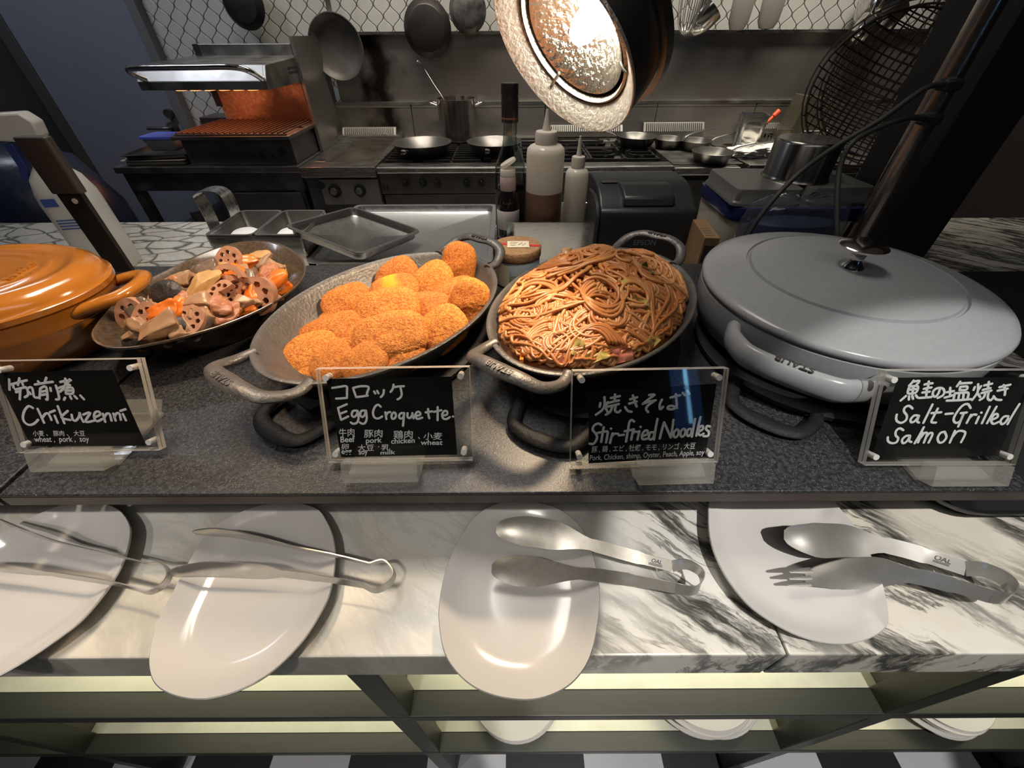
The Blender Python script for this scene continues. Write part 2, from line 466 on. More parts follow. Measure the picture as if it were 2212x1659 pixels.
# ------------------------------------------------------------------ the room
floor_m = MATS['floor_tile']
struct('floor', MB().span((-2.75, -2.6, -.05), (2.7, 2.95, 0)), floor_m, smooth=False)
struct('ceiling', MB().span((-2.75, -2.6, 2.75), (2.7, 2.95, 2.8)), mat('ceiling_paint', (.35, .34, .33), .8), smooth=False)
struct('wall_back', MB().span((-2.75, 2.87, 0), (2.7, 2.95, 2.75)), 'lantern_tile', smooth=False)
darkwall = mat('dark_wall', (.045, .043, .045), .6, noise_amt=.15, noise_scale=3)
struct('wall_left', MB().span((-2.8, -2.6, 0), (-2.69, 2.95, 2.75)), mat('left_wall_paint', (.06, .06, .062), .55), smooth=False)
struct('wall_right', MB().span((2.62, -2.6, 0), (2.7, 2.95, 2.75)), mat('right_wall_paint', (.028, .019, .017), .6), smooth=False)
struct('wall_front', MB().span((-2.75, -2.66, 0), (2.7, -2.58, 2.75)), darkwall, smooth=False)
# door in the back wall
dr = struct('door_1', MB().span((-2.62, 2.82, 0.005), (-1.95, 2.868, 2.1)), mat('door_paint', (.20, .215, .26), .5, noise_amt=.05, noise_scale=4), smooth=False)
lk = at_y(366, 245, 2.81); hd = at_y(372, 275, 2.80)
obj('lock', MB().cyl((lk.x, 2.82, lk.z), (lk.x, 2.79, lk.z), .022), steel_dark, dr)
h = MB().cyl((hd.x, 2.82, hd.z), (hd.x, 2.795, hd.z), .026).tube([(hd.x, 2.79, hd.z), (hd.x, 2.765, hd.z), (hd.x-.03, 2.76, hd.z), (hd.x-.125, 2.765, hd.z)], .009, 8)
obj('lever_handle', h, steel_dark, dr)
fm = mat('door_frame_paint', (.16, .16, .165), .5)
struct('trim_1', MB().span((-1.95, 2.81, 0), (-1.90, 2.868, 2.14)), fm, bevel=.003)
struct('trim_2', MB().span((-2.688, 2.81, 0), (-2.62, 2.868, 2.14)), mat('door_frame_dark', (.07, .068, .066), .5), bevel=.003)

# window with a blue-lit slot in the wall behind the guests (it shows as a reflection in one sign)
wn = struct('window_1', MB().span((1.36, -2.579, 1.30), (1.72, -2.565, 2.0)), mat('window_frame_dark', (.02, .02, .022), .5), smooth=False)
obj('pane', MB().span((1.42, -2.5645, 1.36), (1.66, -2.561, 1.95)), mat('blue_dusk_pane', (.02, .05, .12), .2, emit=(.10, .30, .9), estr=.5), wn, smooth=False)
obj('bright_slot', MB().span((1.535, -2.5605, 1.40), (1.565, -2.556, 1.95)), mat('blue_bright_pane', (.05, .15, .3), .2, emit=(.25, .62, 1), estr=7), wn, smooth=False)

# ------------------------------------------------------------------ steel wall cladding behind the cookline
YW = 2.85
struct('trim_3', MB().span((-.98, YW-.02, 1.045), (2.6, YW+.015, 1.338)), 'wall_steel', smooth=False)
struct('trim_4', MB().span((-1.0, YW-.05, 1.34), (2.6, YW+.015, 1.352)), steel, smooth=False)
lm = MB()
lm.span((-1.02, YW-.05, 1.035), (2.6, YW-.02, 1.048)); struct('trim_5', lm, steel_dull, smooth=False)
xs = [-1.02, -.575, .20, .85, 1.42, 2.6]
lw = MB()
for a, b in zip(xs[:-1], xs[1:]): lw.span((a+.002, YW-.045, .86), (b-.002, YW+.012, 1.022))
struct('trim_6', lw, 'wall_steel', smooth=False)
sl = MB()
for a, b in zip(xs[:-1], xs[1:]): sl.span((a+.003, YW-.047, 1.022), (b-.003, YW-.02, 1.034))
struct('trim_7', sl, mat('bright_edge', (.62, .60, .57), .3, .9), smooth=False)
# panel beside the salamander grill
struct('trim_8', MB().span((-1.02, 2.45, .8705), (-1.005, 2.83, 1.338)), 'wall_steel', smooth=False)
# ------------------------------------------------------------------ serving counter
YF, ZM, ZS = .113, .92, 1.02
wt = thing('worktop', 'long white marble worktop with dark veins and a deep front apron', 'worktop', (0, 0, ZM))
obj('marble_slab', MB().span((-2.1, YF, -.06), (.2505, 1.245, 0)), 'marble', wt, smooth=False, bevel=.002)
obj('marble_slab', MB().span((.2525, YF, -.06), (2.1, 1.245, 0)), 'marble', wt, smooth=False, bevel=.002)
# open steel shelving below it
frame_m = mat('shelf_frame_steel', (.075, .078, .070), .42, .8, .06, 25, stretch=(.3, 10, 10))
shelf_m = mat('shelf_steel', (.62, .62, .52), .4, .35, .1, 18, rvar=.06)
sh = thing('shelving', 'steel framed open shelving under the marble worktop', 'shelving', (0, 0, 0))
for z in (.655, .335):
    obj('shelf_panel', MB().span((-1.9, YF+.03, z-.004), (1.9, .55, z)), shelf_m, sh, smooth=False)
    obj('front_rail', MB().span((-1.9, YF, z-.026), (1.9, YF+.03, z+.001)), frame_m, sh, smooth=False, bevel=.0015)
obj('back_panel', MB().span((-1.9, .55, .05), (1.9, .56, .858)), shelf_m, sh, smooth=False)
for x in (-1.49, -.82, -.155, .515, 1.185):
    obj('upright', MB().span((x-.016, YF+.001, .02), (x+.016, YF+.031, .858)), frame_m, sh, smooth=False, bevel=.0015)
    obj('divider_panel', MB().span((x-.003, YF+.032, .02), (x+.003, .549, .858)), mat('divider_steel', (.085, .088, .078), .4, .8, .06, 14), sh, smooth=False)
for x in (-1.2, -.4, .1, .85):
    obj('foot', MB().lathe([(.03, 0), (.03, .01), (.016, .03), (.016, .11)], 20, c=(x, YF+.22, 0)), steel_dull, sh)

# raised stone shelf on which the dishes stand: two lengths with a gap at the left
edge_m = mat('stone_edge', (.045, .032, .028), .4, 0, .3, 20)
for nm, x0, x1, lb in (('main', -.490, .500, 'long speckled black stone shelf raised above the marble, carrying most dishes'), ('left', -1.5, -.496, 'black stone shelf length at the far left carrying the orange pot')):
    t = thing('stone_shelf', lb, 'shelf', (0, 0, ZS))
    rot = Matrix.Rotation(math.radians(.35), 3, 'Z') if nm == 'main' else None
    mb = MB().span((x0, .22, -.012), (x1, .72, 0))
    me = MB().span((x0, .2195, -.016), (x1, .2255, -.0035))
    obj('stone_top', mb, 'black_stone', t, smooth=False, bevel=.0012)
    obj('edge_strip', me, edge_m, t, smooth=False)
    for x in (x0+.12, x1-.12):
        for y in (.42, .68):
            obj('support_post', MB().cyl((x, y, -.099), (x, y, -.013), .012, 16), steel_dark, t)
# dark tray tucked below the right end of the stone shelf
t = thing('serving_tray', 'black tray lying on the marble under the right end of the stone shelf', 'tray', (.66, .37, ZM))
rr = rounded_rect(.36, .26, .05, 6)
obj('tray_base', outline_loft(MB(), rr, [(.9, .001), (1, .02), (1.0, .024), (.96, .022), (.88, .006), (.001, .006)]), blackp, t)

# ------------------------------------------------------------------ rest plates and tongs
ZP = ZM
PL = [
 ([(-150, 1235), (-70, 1185), (0, 1155), (57, 1124), (94, 1107), (134, 1092), (180, 1087), (228, 1090), (260, 1103), (281, 1133), (282, 1166), (266, 1219), (232, 1276), (181, 1337), (134, 1375), (73, 1418), (0, 1461), (-70, 1490), (-140, 1490), (-185, 1440), (-190, 1350), (-180, 1280)],
  'white rest plate at the far left edge, half outside the picture'),
 ([(525, 1105), (570, 1091), (610, 1085), (651, 1088), (688, 1101), (708, 1129), (722, 1166), (725, 1215), (714, 1280), (692, 1328), (651, 1390), (590, 1451), (521, 1491), (448, 1511), (386, 1506), (342, 1484), (325, 1451), (325, 1406), (342, 1345), (374, 1280), (411, 1211), (443, 1158), (480, 1127)],
  'white pointed rest plate in front of the croquette sign, second from the left'),
 ([(1086, 1085), (1054, 1097), (1025, 1117), (1001, 1149), (977, 1194), (960, 1243), (949, 1304), (949, 1353), (960, 1410), (985, 1451), (1021, 1483), (1066, 1503), (1115, 1512), (1160, 1511), (1205, 1496), (1241, 1471), (1270, 1430), (1286, 1377), (1295, 1304), (1292, 1251), (1278, 1190), (1261, 1149), (1237, 1121), (1200, 1097), (1156, 1085), (1120, 1081)],
  'white barrel-shaped rest plate in the middle, below the noodle dish'),
 ([(1534, 1078), (1529, 1121), (1534, 1170), (1552, 1219), (1581, 1267), (1621, 1312), (1674, 1349), (1727, 1375), (1780, 1389), (1833, 1391), (1877, 1380), (1906, 1362), (1918, 1341), (1914, 1300), (1902, 1251), (1877, 1194), (1845, 1137), (1812, 1097), (1785, 1064), (1720, 1042), (1640, 1035), (1570, 1048)],
  'white rest plate at the right holding the spoon and fork tongs'),
]
for pts, lb in PL:
    w3 = [at_z(px, py, ZP+.019) for px, py in pts]
    cx = sum(p.x for p in w3)/len(w3); cy0 = sum(p.y for p in w3)/len(w3)
    out = [(p.x, p.y) for p in smooth_path([Vector((p.x-cx, p.y-cy0, 0)) for p in w3], 5, True)]
    t = outline_loft(MB(), out, [(.001, .0012), (.60, .0012), (.68, .0045), (.90, .0125), (.985, .0165), (1.0, .0180), (1.002, .0195), (.992, .0205), (.972, .0195), (.88, .0150), (.76, .0085), (.62, .0062), (.35, .0056), (.001, .0055)])
    o = obj('rest_plate', t, china, loc=(cx, cy0, ZP)); tag(o, lb, 'plate', 'rest plates for the tongs')

def strip(mb, path, width, thick, lean, cup=None):
    """sheet-metal strip: width vector leans from vertical by `lean` (radians, list), cup = depth list"""
    k = len(path); rs = []
    for i in range(k):
        t = (path[min(i+1, k-1)]-path[max(i-1, 0)]).normalized()
        side = Vector((0, 0, 1)).cross(t).normalized()
        upv = side.cross(t)*-1 if False else t.cross(side)*1
        if upv.z < 0: upv = -upv
        a = lean[i]
        wv = upv*math.cos(a)+side*math.sin(a); nv = t.cross(wv).normalized()
        wd = width[i]/2; cp = cup[i] if cup else 0
        prof = []
        for j in range(7):
            u = -1+2*j/6; prof.append((u*wd, cp*(1-u*u)))
        ring = [path[i]+wv*a_+nv*(b_+thick/2) for a_, b_ in prof]+[path[i]+wv*a_+nv*(b_-thick/2) for a_, b_ in reversed(prof)]
        rs.append(ring)
    return mb.rings(rs)
TG = [
 # (upper-arm path, loop path, lower-arm path) in picture pixels, heights, widths
 dict(up=[(4, 1123), (60, 1146), (122, 1169), (180, 1184), (244, 1199), (325, 1219)], lp=[(325, 1219), (349, 1217), (366, 1236), (357, 1260), (325, 1279), (296, 1273)], lo=[(296, 1273), (244, 1260), (122, 1241), (60, 1233), (0, 1226), (-70, 1218)],
      lean=(-.15, .10), spoon=.015, wide=.72, lb='thin steel tongs on the leftmost rest plate with their loop over the marble'),
 dict(up=[(419, 1151), (476, 1150), (549, 1162), (651, 1186), (732, 1202), (800, 1219)], lp=[(800, 1219), (830, 1212), (851, 1235), (842, 1260), (812, 1275), (785, 1264)], lo=[(785, 1264), (692, 1249), (620, 1240), (569, 1235), (447, 1230), (366, 1239)],
      lean=(-.10, .30), spoon=.021, wide=.78, lb='slim clean steel tongs on the pointed rest plate before the croquette sign'),
 dict(up=[(1072, 1142), (1127, 1146), (1208, 1158), (1290, 1180), (1392, 1208), (1452, 1223)], lp=[(1452, 1223), (1483, 1219), (1512, 1235), (1516, 1256), (1499, 1276), (1458, 1270)], lo=[(1458, 1270), (1371, 1254), (1270, 1240), (1168, 1236), (1110, 1232), (1062, 1228)],
      lean=(1.0, .75), spoon=.030, lb='steel tongs with sauce-stained ends on the barrel-shaped rest plate'),
 dict(up=[(1694, 1155), (1759, 1166), (1841, 1170), (1922, 1180), (2004, 1202), (2085, 1228)], lp=[(2085, 1228), (2130, 1232), (2172, 1252), (2186, 1275), (2176, 1292), (2140, 1288)], lo=[(2140, 1288), (2065, 1266), (1983, 1246), (1902, 1238), (1820, 1240), (1739, 1247)],
      lean=(.95, .55), spoon=.034, wide=1.35, lb='wide steel serving tongs with one spoon end and one fork end'),
]
food_stain = mat('sauce_stained_steel', (.62, .60, .56), .34, .7, color2=(.52, .47, .39), noise_scale=140)
for ti, T in enumerate(TG):
    zc = ZP+.030; wide = T.get('wide', 1.0)
    base = at_z(*T['lp'][2], ZP+.004)
    t = thing('serving_tongs', T['lb'], 'tongs', (base.x, base.y, ZP+.004), 0, 'tongs on the rest plates')
    P = lambda q, dz=0: at_z(q[0], q[1], zc+dz)-Vector((base.x, base.y, ZP+.004))
    for which, pts in ((0, T['up']), (1, list(reversed(T['lo'])))):
        path = smooth_path([P(q, .006 if (i < 2 and which == 0) else 0) for i, q in enumerate(pts)], 6); k = len(path)
        wd = []; cup = []
        for i in range(k):
            u = i/(k-1)
            if u < .60:
                s_ = math.sin(PI*min(1, (u+.03)/.53))**.6 if u < .27 else None
                prof = max(.25, min(1, ((u+.012)/.23)**.45)) if u < .22 else (1 if u < .34 else .5+.5*math.cos(PI*min(1, (u-.34)/.26)))
                wd.append(.0105*wide+(T['spoon']-.0105*wide)*max(0, prof) if u >= .2 else T['spoon']*prof); cup.append(-.0022*max(0, min(1, u/.1, (.5-u)/.25)))
            else: wd.append(.0105*wide+(.002 if u < .8 else 0)); cup.append(0)
        mb = strip(MB(), path, wd, .0011, [T['lean'][which]*(1 if i < k*.8 else .9) for i in range(k)], [c*(1 if T['lean'][which] > .5 else -1) for c in cup])
        arm = obj('arm', mb, tongsm if ti != 2 else food_stain, t, label='sauce stained arm' if ti == 2 else None)
        if which == 0 and ti >= 2:      # small stamped maker's mark near the bend
            i0 = int(k*.84); tg = (path[i0+1]-path[i0-1]).normalized(); sd = Vector((0, 0, 1)).cross(tg).normalized()
            uv = tg.cross(sd); uv = uv if uv.z > 0 else -uv
            wv = uv*math.cos(T['lean'][0])+sd*math.sin(T['lean'][0]); nv = tg.cross(wv).normalized()
            if nv.y > 0: nv = -nv
            vs, fs = text_mesh('OAL', .0052*wide, .25, .02); cx_ = max(v.x for v in vs)/2
            mm = MB().add([path[i0]+tg*(v.x-cx_)+wv*(v.y-.0008)+nv*.0009 for v in vs], fs)
            for q in (-.0022, -.0033): mm.add([path[i0]+tg*a_+wv*(q+b_)+nv*.0009 for a_, b_ in ((-.007, 0), (.006, 0), (.006, .0006), (-.007, .0006))], [(0, 1, 2, 3)])
            obj('stamped_mark', mm, mat('stamp_ink', (.06, .055, .05), .6), arm, smooth=False)
    lp = smooth_path([P(q) for q in T['lp']], 7)
    obj('spring_loop', strip(MB(), lp, [.0105*wide]*len(lp), .0012, [.9*(T['lean'][0]*(1-i/(len(lp)-1))-T['lean'][1]*i/(len(lp)-1)) for i in range(len(lp))]), tongsm, t)
    if ti == 3:   # prongs of the fork end
        tip = P(T['lo'][-1]); d = (P(T['lo'][-1])-P(T['lo'][-2])).normalized()
        for q in (-1, 0, 1):
            a = tip-d*.006+Vector((0, .55, .83))*(.007*q)
            obj('fork_prong', MB().tube([a, a+d*.010, a+d*.022], [(.0028, .0008), (.0024, .0008), (.001, .0006)], 6), tongsm, t)

# ------------------------------------------------------------------ stacks of plates on the lowest shelf
plate_prof = [(.001, .0), (.58, .0), (.62, .003), (.98, .0115), (1., .013), (.99, .0145), (.64, .0065), (.55, .004), (.001, .004)]
for si, (px, py, rpx, cnt, jit, where) in enumerate(((1117, 1572, 99, 6, .004, 'left'), (1548, 1560, 118, 9, .010, 'middle'), (2085, 1560, 100, 7, .008, 'right'))):
    base = at_z(px, py, .39); r = rpx/F*(CZ-.39)*.82
    proto = None
    for k in range(cnt):
        dx = random.uniform(-jit, jit); dy = random.uniform(-jit, jit)*.7
        z = .3362+k*.0068
        if proto is None:
            o = obj('dinner_plate', MB().lathe([(a*r, b) for a, b in plate_prof], 56), china); proto = o
        else: o = dup(proto)
        o.location = (base.x+dx, .120+r+jit+dy, z)
        pos = 'bottom' if k == 0 else 'top' if k == cnt-1 else ordinal(k, 99, 'x').split(' from')[0]+' from the bottom'
        tag(o, f'white plate, {pos} of the {where} stack on the lowest shelf', 'plate', f'plates in the {where} stack on the lowest shelf')
# ------------------------------------------------------------------ trivets, dishes and pots on the stone shelf
def loop_handle(a, hw, reach, z, r0=.0065, r1=.0055, b=1., sgn=-1, drop=0.):
    """flat loop at the end of the long axis: from the rim outwards and back"""
    ue = a*math.sqrt(1-(hw/b)**2)-.006
    pts = [(sgn*ue, hw*.98, z), (sgn*(ue+.6*(a-ue)+.008), hw*1.03, z+.001), (sgn*(a+reach*.75), hw*.86, z-drop*.6), (sgn*(a+reach), hw*.45, z-drop),
           (sgn*(a+reach*1.03), 0, z-drop), (sgn*(a+reach), -hw*.45, z-drop), (sgn*(a+reach*.75), -hw*.86, z-drop*.6), (sgn*(ue+.6*(a-ue)+.008), -hw*1.03, z+.001), (sgn*ue, -hw*.98, z)]
    path = smooth_path(pts, 5); n = len(path)
    rr = []
    for i in range(n):
        u = abs(2*i/(n-1)-1); f = .85+.5*(1-u)**1.5 if u < 1 else 1
        rr.append((r0*f, r1))
    return MB().tube(path, rr, 10, flat=Vector((0, 0, 1)))
def raised_text(body, size, origin, xdir, ydir, h=.0008, curve=0.):
    vs, fs = text_mesh(body, size, 0, .01)
    w = max(v.x for v in vs); xd = Vector(xdir).normalized(); yd = Vector(ydir).normalized(); nd = xd.cross(yd)
    f = lambda v, d: Vector(origin)+xd*(v.x-w/2)+yd*(v.y+curve*((v.x-w/2)**2))+nd*d
    mb = MB(); mb.add([f(v, h) for v in vs], fs); mb.add([f(v, -.0006) for v in vs], fs)
    # side walls
    cnt = {}
    for p in fs:
        for i in range(len(p)):
            e = (p[i], p[(i+1) % len(p)]); cnt[tuple(sorted(e))] = cnt.get(tuple(sorted(e)), 0)+1
    n = len(vs)
    mb.add([f(v, h) for v in vs]+[f(v, -.0006) for v in vs], [(a, b, b+n, a+n) for (a, b), c in cnt.items() if c == 1])
    return mb
def trivet(label, c, rz, a, b):
    t = thing('trivet', label, 'trivet', (c[0], c[1], ZS), rz, 'black iron trivets under the dishes')
    obj('plate', MB().lathe([(.001, .002), (.95, .002), (1, .005), (1, .010), (.97, .012), (.86, .0105), (.001, .0105)], 56, a, b), iron_black, t)
    for s in (-1, 1):
        obj('loop_handle', loop_handle(a, .042, .040, .0075, .008, .0045, b=b, sgn=s), iron_black, t)
    return t
def gratin(name, label, c, rz, a, b, h, m, handles=True, text=True):
    t = thing(name, label, 'dish', (c[0], c[1], ZS+.0125), rz)
    prof = [(.001, 0), (.70, 0), (.76, .003), (.90, h*.6), (.97, h-.006), (1.0, h-.004), (1.004, h-.001), (.995, h), (.965, h-.001), (.945, h-.006), (.86, h*.5), (.78, h*.2), (.70, .0065), (.4, .0055), (.001, .0055)]
    obj('bowl', MB().lathe(prof, 96, a, b), m, t)
    if handles:
        for s in (-1, 1):
            hd = obj('handle', loop_handle(a, .050, .031, h-.003, .0078, .0052, b=b, sgn=s, drop=-.017), m, t)
            if text:
                obj('raised_lettering', raised_text('STAUB', .0105, (s*(a+.031), 0, h+.0192), (0, s*-1 if s > 0 else 1, 0) if False else (0, -s, 0) if s < 0 else (0, 1, 0), (s, 0, 0) if s < 0 else (-1, 0, 0), curve=-3), m, hd)
    return t
# croquettes
CQ = (-.1628, .4724, math.radians(57), .1775, .1245)
trivet('black iron trivet under the croquette dish, loop handle left of its sign', (CQ[0]+.01, CQ[1]-.02), CQ[2], .150, .105)
dish_c = gratin('oval_gratin_dish', 'dark grey cast iron oval dish with two loop handles, full of croquettes', CQ, CQ[2], CQ[3], CQ[4], .0495, iron)
# noodles
ND = (.1143, .4836, math.radians(54), .1820, .1210)
trivet('black iron trivet under the noodle dish, loop handle just left of the noodle sign', (ND[0]+.005, ND[1]-.03), ND[2]+.15, .155, .105)
dish_n = gratin('oval_gratin_dish', 'dark grey cast iron oval dish with raised lettering, heaped with fried noodles', ND, ND[2], ND[3], ND[4], .0495, iron)
# simmered vegetables: flared brown dish without handles, outline slightly pointed
CHO = [(197, 718), (202, 735), (222, 747), (250, 751), (288, 749), (330, 741), (378, 731), (425, 718), (475, 703), (525, 684), (569, 664), (606, 643), (636, 621), (652, 603), (660, 585), (658, 568), (649, 554), (622, 534), (585, 522), (535, 520), (485, 529), (430, 549), (380, 573), (333, 596), (291, 619), (254, 648), (230, 672), (210, 696)]
w3 = [at_z(px, py, 1.078) for px, py in CHO]
ccx = sum(p.x for p in w3)/len(w3); ccy = sum(p.y for p in w3)/len(w3)
out = [(p.x, p.y) for p in smooth_path([Vector((p.x-ccx, p.y-ccy, 0)) for p in w3], 4, True)]
dish_k = thing('oval_dish', 'brown glazed oval dish without handles, heaped with simmered vegetables', 'dish', (ccx, ccy, ZS+.001))
hk = 1.078-ZS-.001
obj('bowl', outline_loft(MB(), out, [(.001, 0), (.50, 0), (.54, .003), (.74, .026), (.93, hk-.008), (1.0, hk-.003), (1.002, hk-.0005), (.993, hk), (.975, hk-.001), (.915, hk-.009), (.72, .031), (.55, .010), (.48, .0065), (.001, .006)]), brown_glaze, dish_k)
CH = (ccx, ccy); CHO_L = out
# grey braiser with lid
GB = (.4264, .475, math.radians(48), .176, .168)
trivet('black iron trivet under the lidded grey pot, loop handle right of the noodle sign', (GB[0]-.018, GB[1]-.022), GB[2], .160, .146)
gb = thing('lidded_pot', 'large shallow grey enamelled pot with its lid on', 'pot', (GB[0], GB[1], ZS+.0125), GB[2])
hr = 1.100-ZS-.0125
obj('pot_body', MB().lathe([(.001, 0), (.84, 0), (.90, .004), (.955, .014), (.985, hr*.5), (.994, hr*.8), (.994, hr-.006), (.97, hr-.004), (.93, hr-.006), (.001, hr-.012)], 96, GB[3], GB[4]), grey_en, gb)
lid = obj('lid', MB().lathe([(.001, hr-.004), (.955, hr-.004), (.985, hr-.004), (1.0, hr-.001), (1.0, hr+.003), (.985, hr+.0065), (.93, hr+.009), (.82, hr+.0135), (.715, hr+.0192), (.700, hr+.0198), (.692, hr+.0172), (.678, hr+.0172), (.670, hr+.0208), (.655, hr+.0212), (.45, hr+.0235), (.2, hr+.0262), (.001, hr+.027)], 112, GB[3], GB[4]), grey_en, gb)
kz = hr+.0255
kn = obj('lid_knob', MB().lathe([(.001, kz), (.0135, kz), (.0125, kz+.004), (.0075, kz+.010), (.0085, kz+.018), (.016, kz+.023), (.0255, kz+.0255), (.0265, kz+.028), (.024, kz+.0305), (.010, kz+.032), (.001, kz+.0322)], 40), chrome, lid)
for s in (-1, 1):
    a = GB[3]; hw = .064
    ue = a*math.sqrt(1-(hw/GB[4])**2)-.012; zh = hr-.0235
    pts = [(s*ue, hw+.010, zh), (s*(ue+.022), hw+.004, zh), (s*(a+.012), hw*.86, zh), (s*(a+.021), hw*.66, zh), (s*(a+.025), hw*.3, zh), (s*(a+.0255), 0, zh), (s*(a+.025), -hw*.3, zh), (s*(a+.021), -hw*.66, zh), (s*(a+.012), -hw*.86, zh), (s*(ue+.022), -hw-.004, zh), (s*ue, -hw-.010, zh)]
    path = smooth_path(pts, 5)
    hd = obj('handle', MB().tube(path, [(.0085, .0145)]*len(path), 16, flat=Vector((0, 0, 1))), grey_en, gb)
    obj('raised_lettering', raised_text('STAUB', .0125, (s*(a+.0405), 0, hr-.0066), (0, 1, 0) if s < 0 else (0, -1, 0), (-1, 0, 0) if s < 0 else (1, 0, 0), curve=0) if False else raised_text('STAUB', .0125, (s*(a+.0215), 0, hr-.0094), (0, -s*-1, 0) if s > 0 else (0, 1, 0), (-s, 0, 0) if s > 0 else (-1, 0, 0)), steel_dark, hd)
# orange cocotte at the left edge
OC = (-.695, .460, math.radians(10), .160, .118)
oc = thing('lidded_pot', 'orange enamelled oval pot with a ringed lid at the left edge', 'pot', (OC[0], OC[1], ZS+.001), OC[2])
ho = 1.098-ZS
obj('pot_body', MB().lathe([(.001, 0), (.78, 0), (.84, .004), (.925, ho*.45), (.955, ho*.66), (.970, ho*.69), (.966, ho*.74), (.980, ho-.010), (.985, ho-.008), (.99, ho-.004), (.93, ho-.003), (.001, ho-.010)], 96, OC[3], OC[4]), orange_en, oc)
ol = obj('lid', MB().lathe([(.001, ho-.003), (.985, ho-.003), (1.01, ho-.0005), (1.012, ho+.006), (.99, ho+.0085), (.985, ho+.012), (.955, ho+.020), (.90, ho+.0255), (.84, ho+.0285), (.80, ho+.0280), (.76, ho+.0250), (.70, ho+.0245), (.66, ho+.0265), (.63, ho+.0275), (.60, ho+.0260), (.55, ho+.0260), (.51, ho+.0280), (.48, ho+.0270), (.30, ho+.028), (.001, ho+.029)], 96, OC[3], OC[4]), orange_en, oc)
obj('lid_knob', MB().lathe([(.001, ho+.028), (.012, ho+.028), (.010, ho+.038), (.022, ho+.046), (.022, ho+.050), (.001, ho+.053)], 32), chrome, ol)
obj('raised_lettering', raised_text('STAUB', .016, (.075, 0, ho+.0268), (0, -1, 0), (1, 0, 0), .0012), orange_en, ol)
for s in (-1, 1):
    pts = [(s*(OC[3]-.020), .042, ho-.014), (s*(OC[3]+.010), .038, ho-.006), (s*(OC[3]+.032), .028, ho-.002), (s*(OC[3]+.040), 0, ho-.001), (s*(OC[3]+.032), -.028, ho-.002), (s*(OC[3]+.010), -.038, ho-.006), (s*(OC[3]-.020), -.042, ho-.014)]
    path = smooth_path(pts, 6)
    obj('handle', MB().tube(path, [(.0095, .0075)]*len(path), 12, flat=Vector((0, 0, 1))), orange_en, oc)
# ------------------------------------------------------------------ croquettes
def ico(sub):
    bm = bmesh.new(); bmesh.ops.create_icosphere(bm, subdivisions=sub, radius=1)
    v = [x.co.copy() for x in bm.verts]; f = [tuple(y.index for y in x.verts) for x in bm.faces]; bm.free(); return v, f
IV, IF = ico(6)
def croquette_mesh(seed, a, b, c):
    mb = MB(); vs = []
    o = Vector((seed*7.3, seed*3.1, seed*1.7))
    for v in IV:
        e = 2.6
        r = (abs(v.x)**e+abs(v.y)**e+abs(v.z)**e)**(-1/e)
        p = Vector((v.x*r*a, v.y*r*b, v.z*r*c))
        n = v.normalized()
        p += n*(.0016*noise.noise(p*55+o)+.0005*noise.noise(p*240+o)+.0011*abs(noise.noise(p*560+o)))
        vs.append(p)
    mb.add(vs, IF); me = mb.mesh('croquette', 'breadcrumb'); return me
CM = [croquette_mesh(1, .037, .026, .0140), croquette_mesh(2, .034, .026, .0145), croquette_mesh(3, .041, .027, .0145)]
CQS = [  # px, py, z, mesh, roll about view-x (tilt towards the guest), yaw deg, scale, label tail
 (651, 772, 1.063, 1, 38, 20, 1.02, 'big front-left croquette against the near end of the dish'),
 (731, 720, 1.073, 0, 40, 20, .98, 'croquette in the left middle, just above the front-left one'),
 (751, 654, 1.077, 0, 42, 18, .98, 'croquette lying highest on the left side of the heap'),
 (860, 592, 1.078, 1, 62, 35, 1.02, 'round croquette standing at the back left of the heap'),
 (853, 628, 1.089, 0, 35, 12, .92, 'croquette with a yellow patch on its crust, behind the middle one'),
 (838, 668, 1.091, 2, 40, 8, 1.03, 'large croquette in the very middle of the heap'),
 (925, 668, 1.079, 0, 38, -6, .95, 'croquette just right of the middle one, under two others'),
 (933, 608, 1.083, 1, 58, 40, .98, 'round dark-edged croquette in the back middle, below the upright one'),
 (994, 574, 1.089, 0, 78, 78, 1.0, 'croquette standing upright by the far end of the dish'),
 (985, 640, 1.072, 0, 48, 20, .98, 'croquette between the upright one and the right rim'),
 (1027, 656, 1.086, 0, 75, 62, .96, 'narrow croquette leaning on edge against the right rim'),
 (843, 727, 1.089, 2, 40, 10, 1.1, 'biggest flat croquette in the front middle of the heap'),
 (957, 716, 1.080, 1, 50, 42, 1.04, 'croquette with a brown spot at the front right by the rim'),
 (722, 783, 1.068, 1, 45, 40, .86, 'small croquette at the front, second from the left along the near rim'),
 (789, 784, 1.072, 1, 45, 40, .84, 'small croquette at the front, third along the near rim'),
 (863, 776, 1.072, 0, 45, 22, .86, 'croquette half below the near rim, rightmost along the front'),
 (676, 728, 1.060, 0, 40, 20, .92, 'croquette peeping out behind the big front-left one'),
 (664, 808, 1.052, 2, 15, 15, .9, 'lowest croquette by the near handle, seen beside the sign edge'),
 (752, 752, 1.061, 0, 35, 15, .9, 'croquette deep in the gap below the left middle one'),
 (703, 690, 1.060, 1, 30, 30, .9, 'croquette tucked under the left side of the heap'),
 (800, 700, 1.062, 2, 20, 10, .95, 'croquette buried under the middle of the heap'),
 (900, 720, 1.062, 0, 25, 15, .95, 'croquette buried at the front right under the biggest one'),
 (880, 640, 1.064, 0, 25, 20, .95, 'croquette buried under the back of the heap'),
]
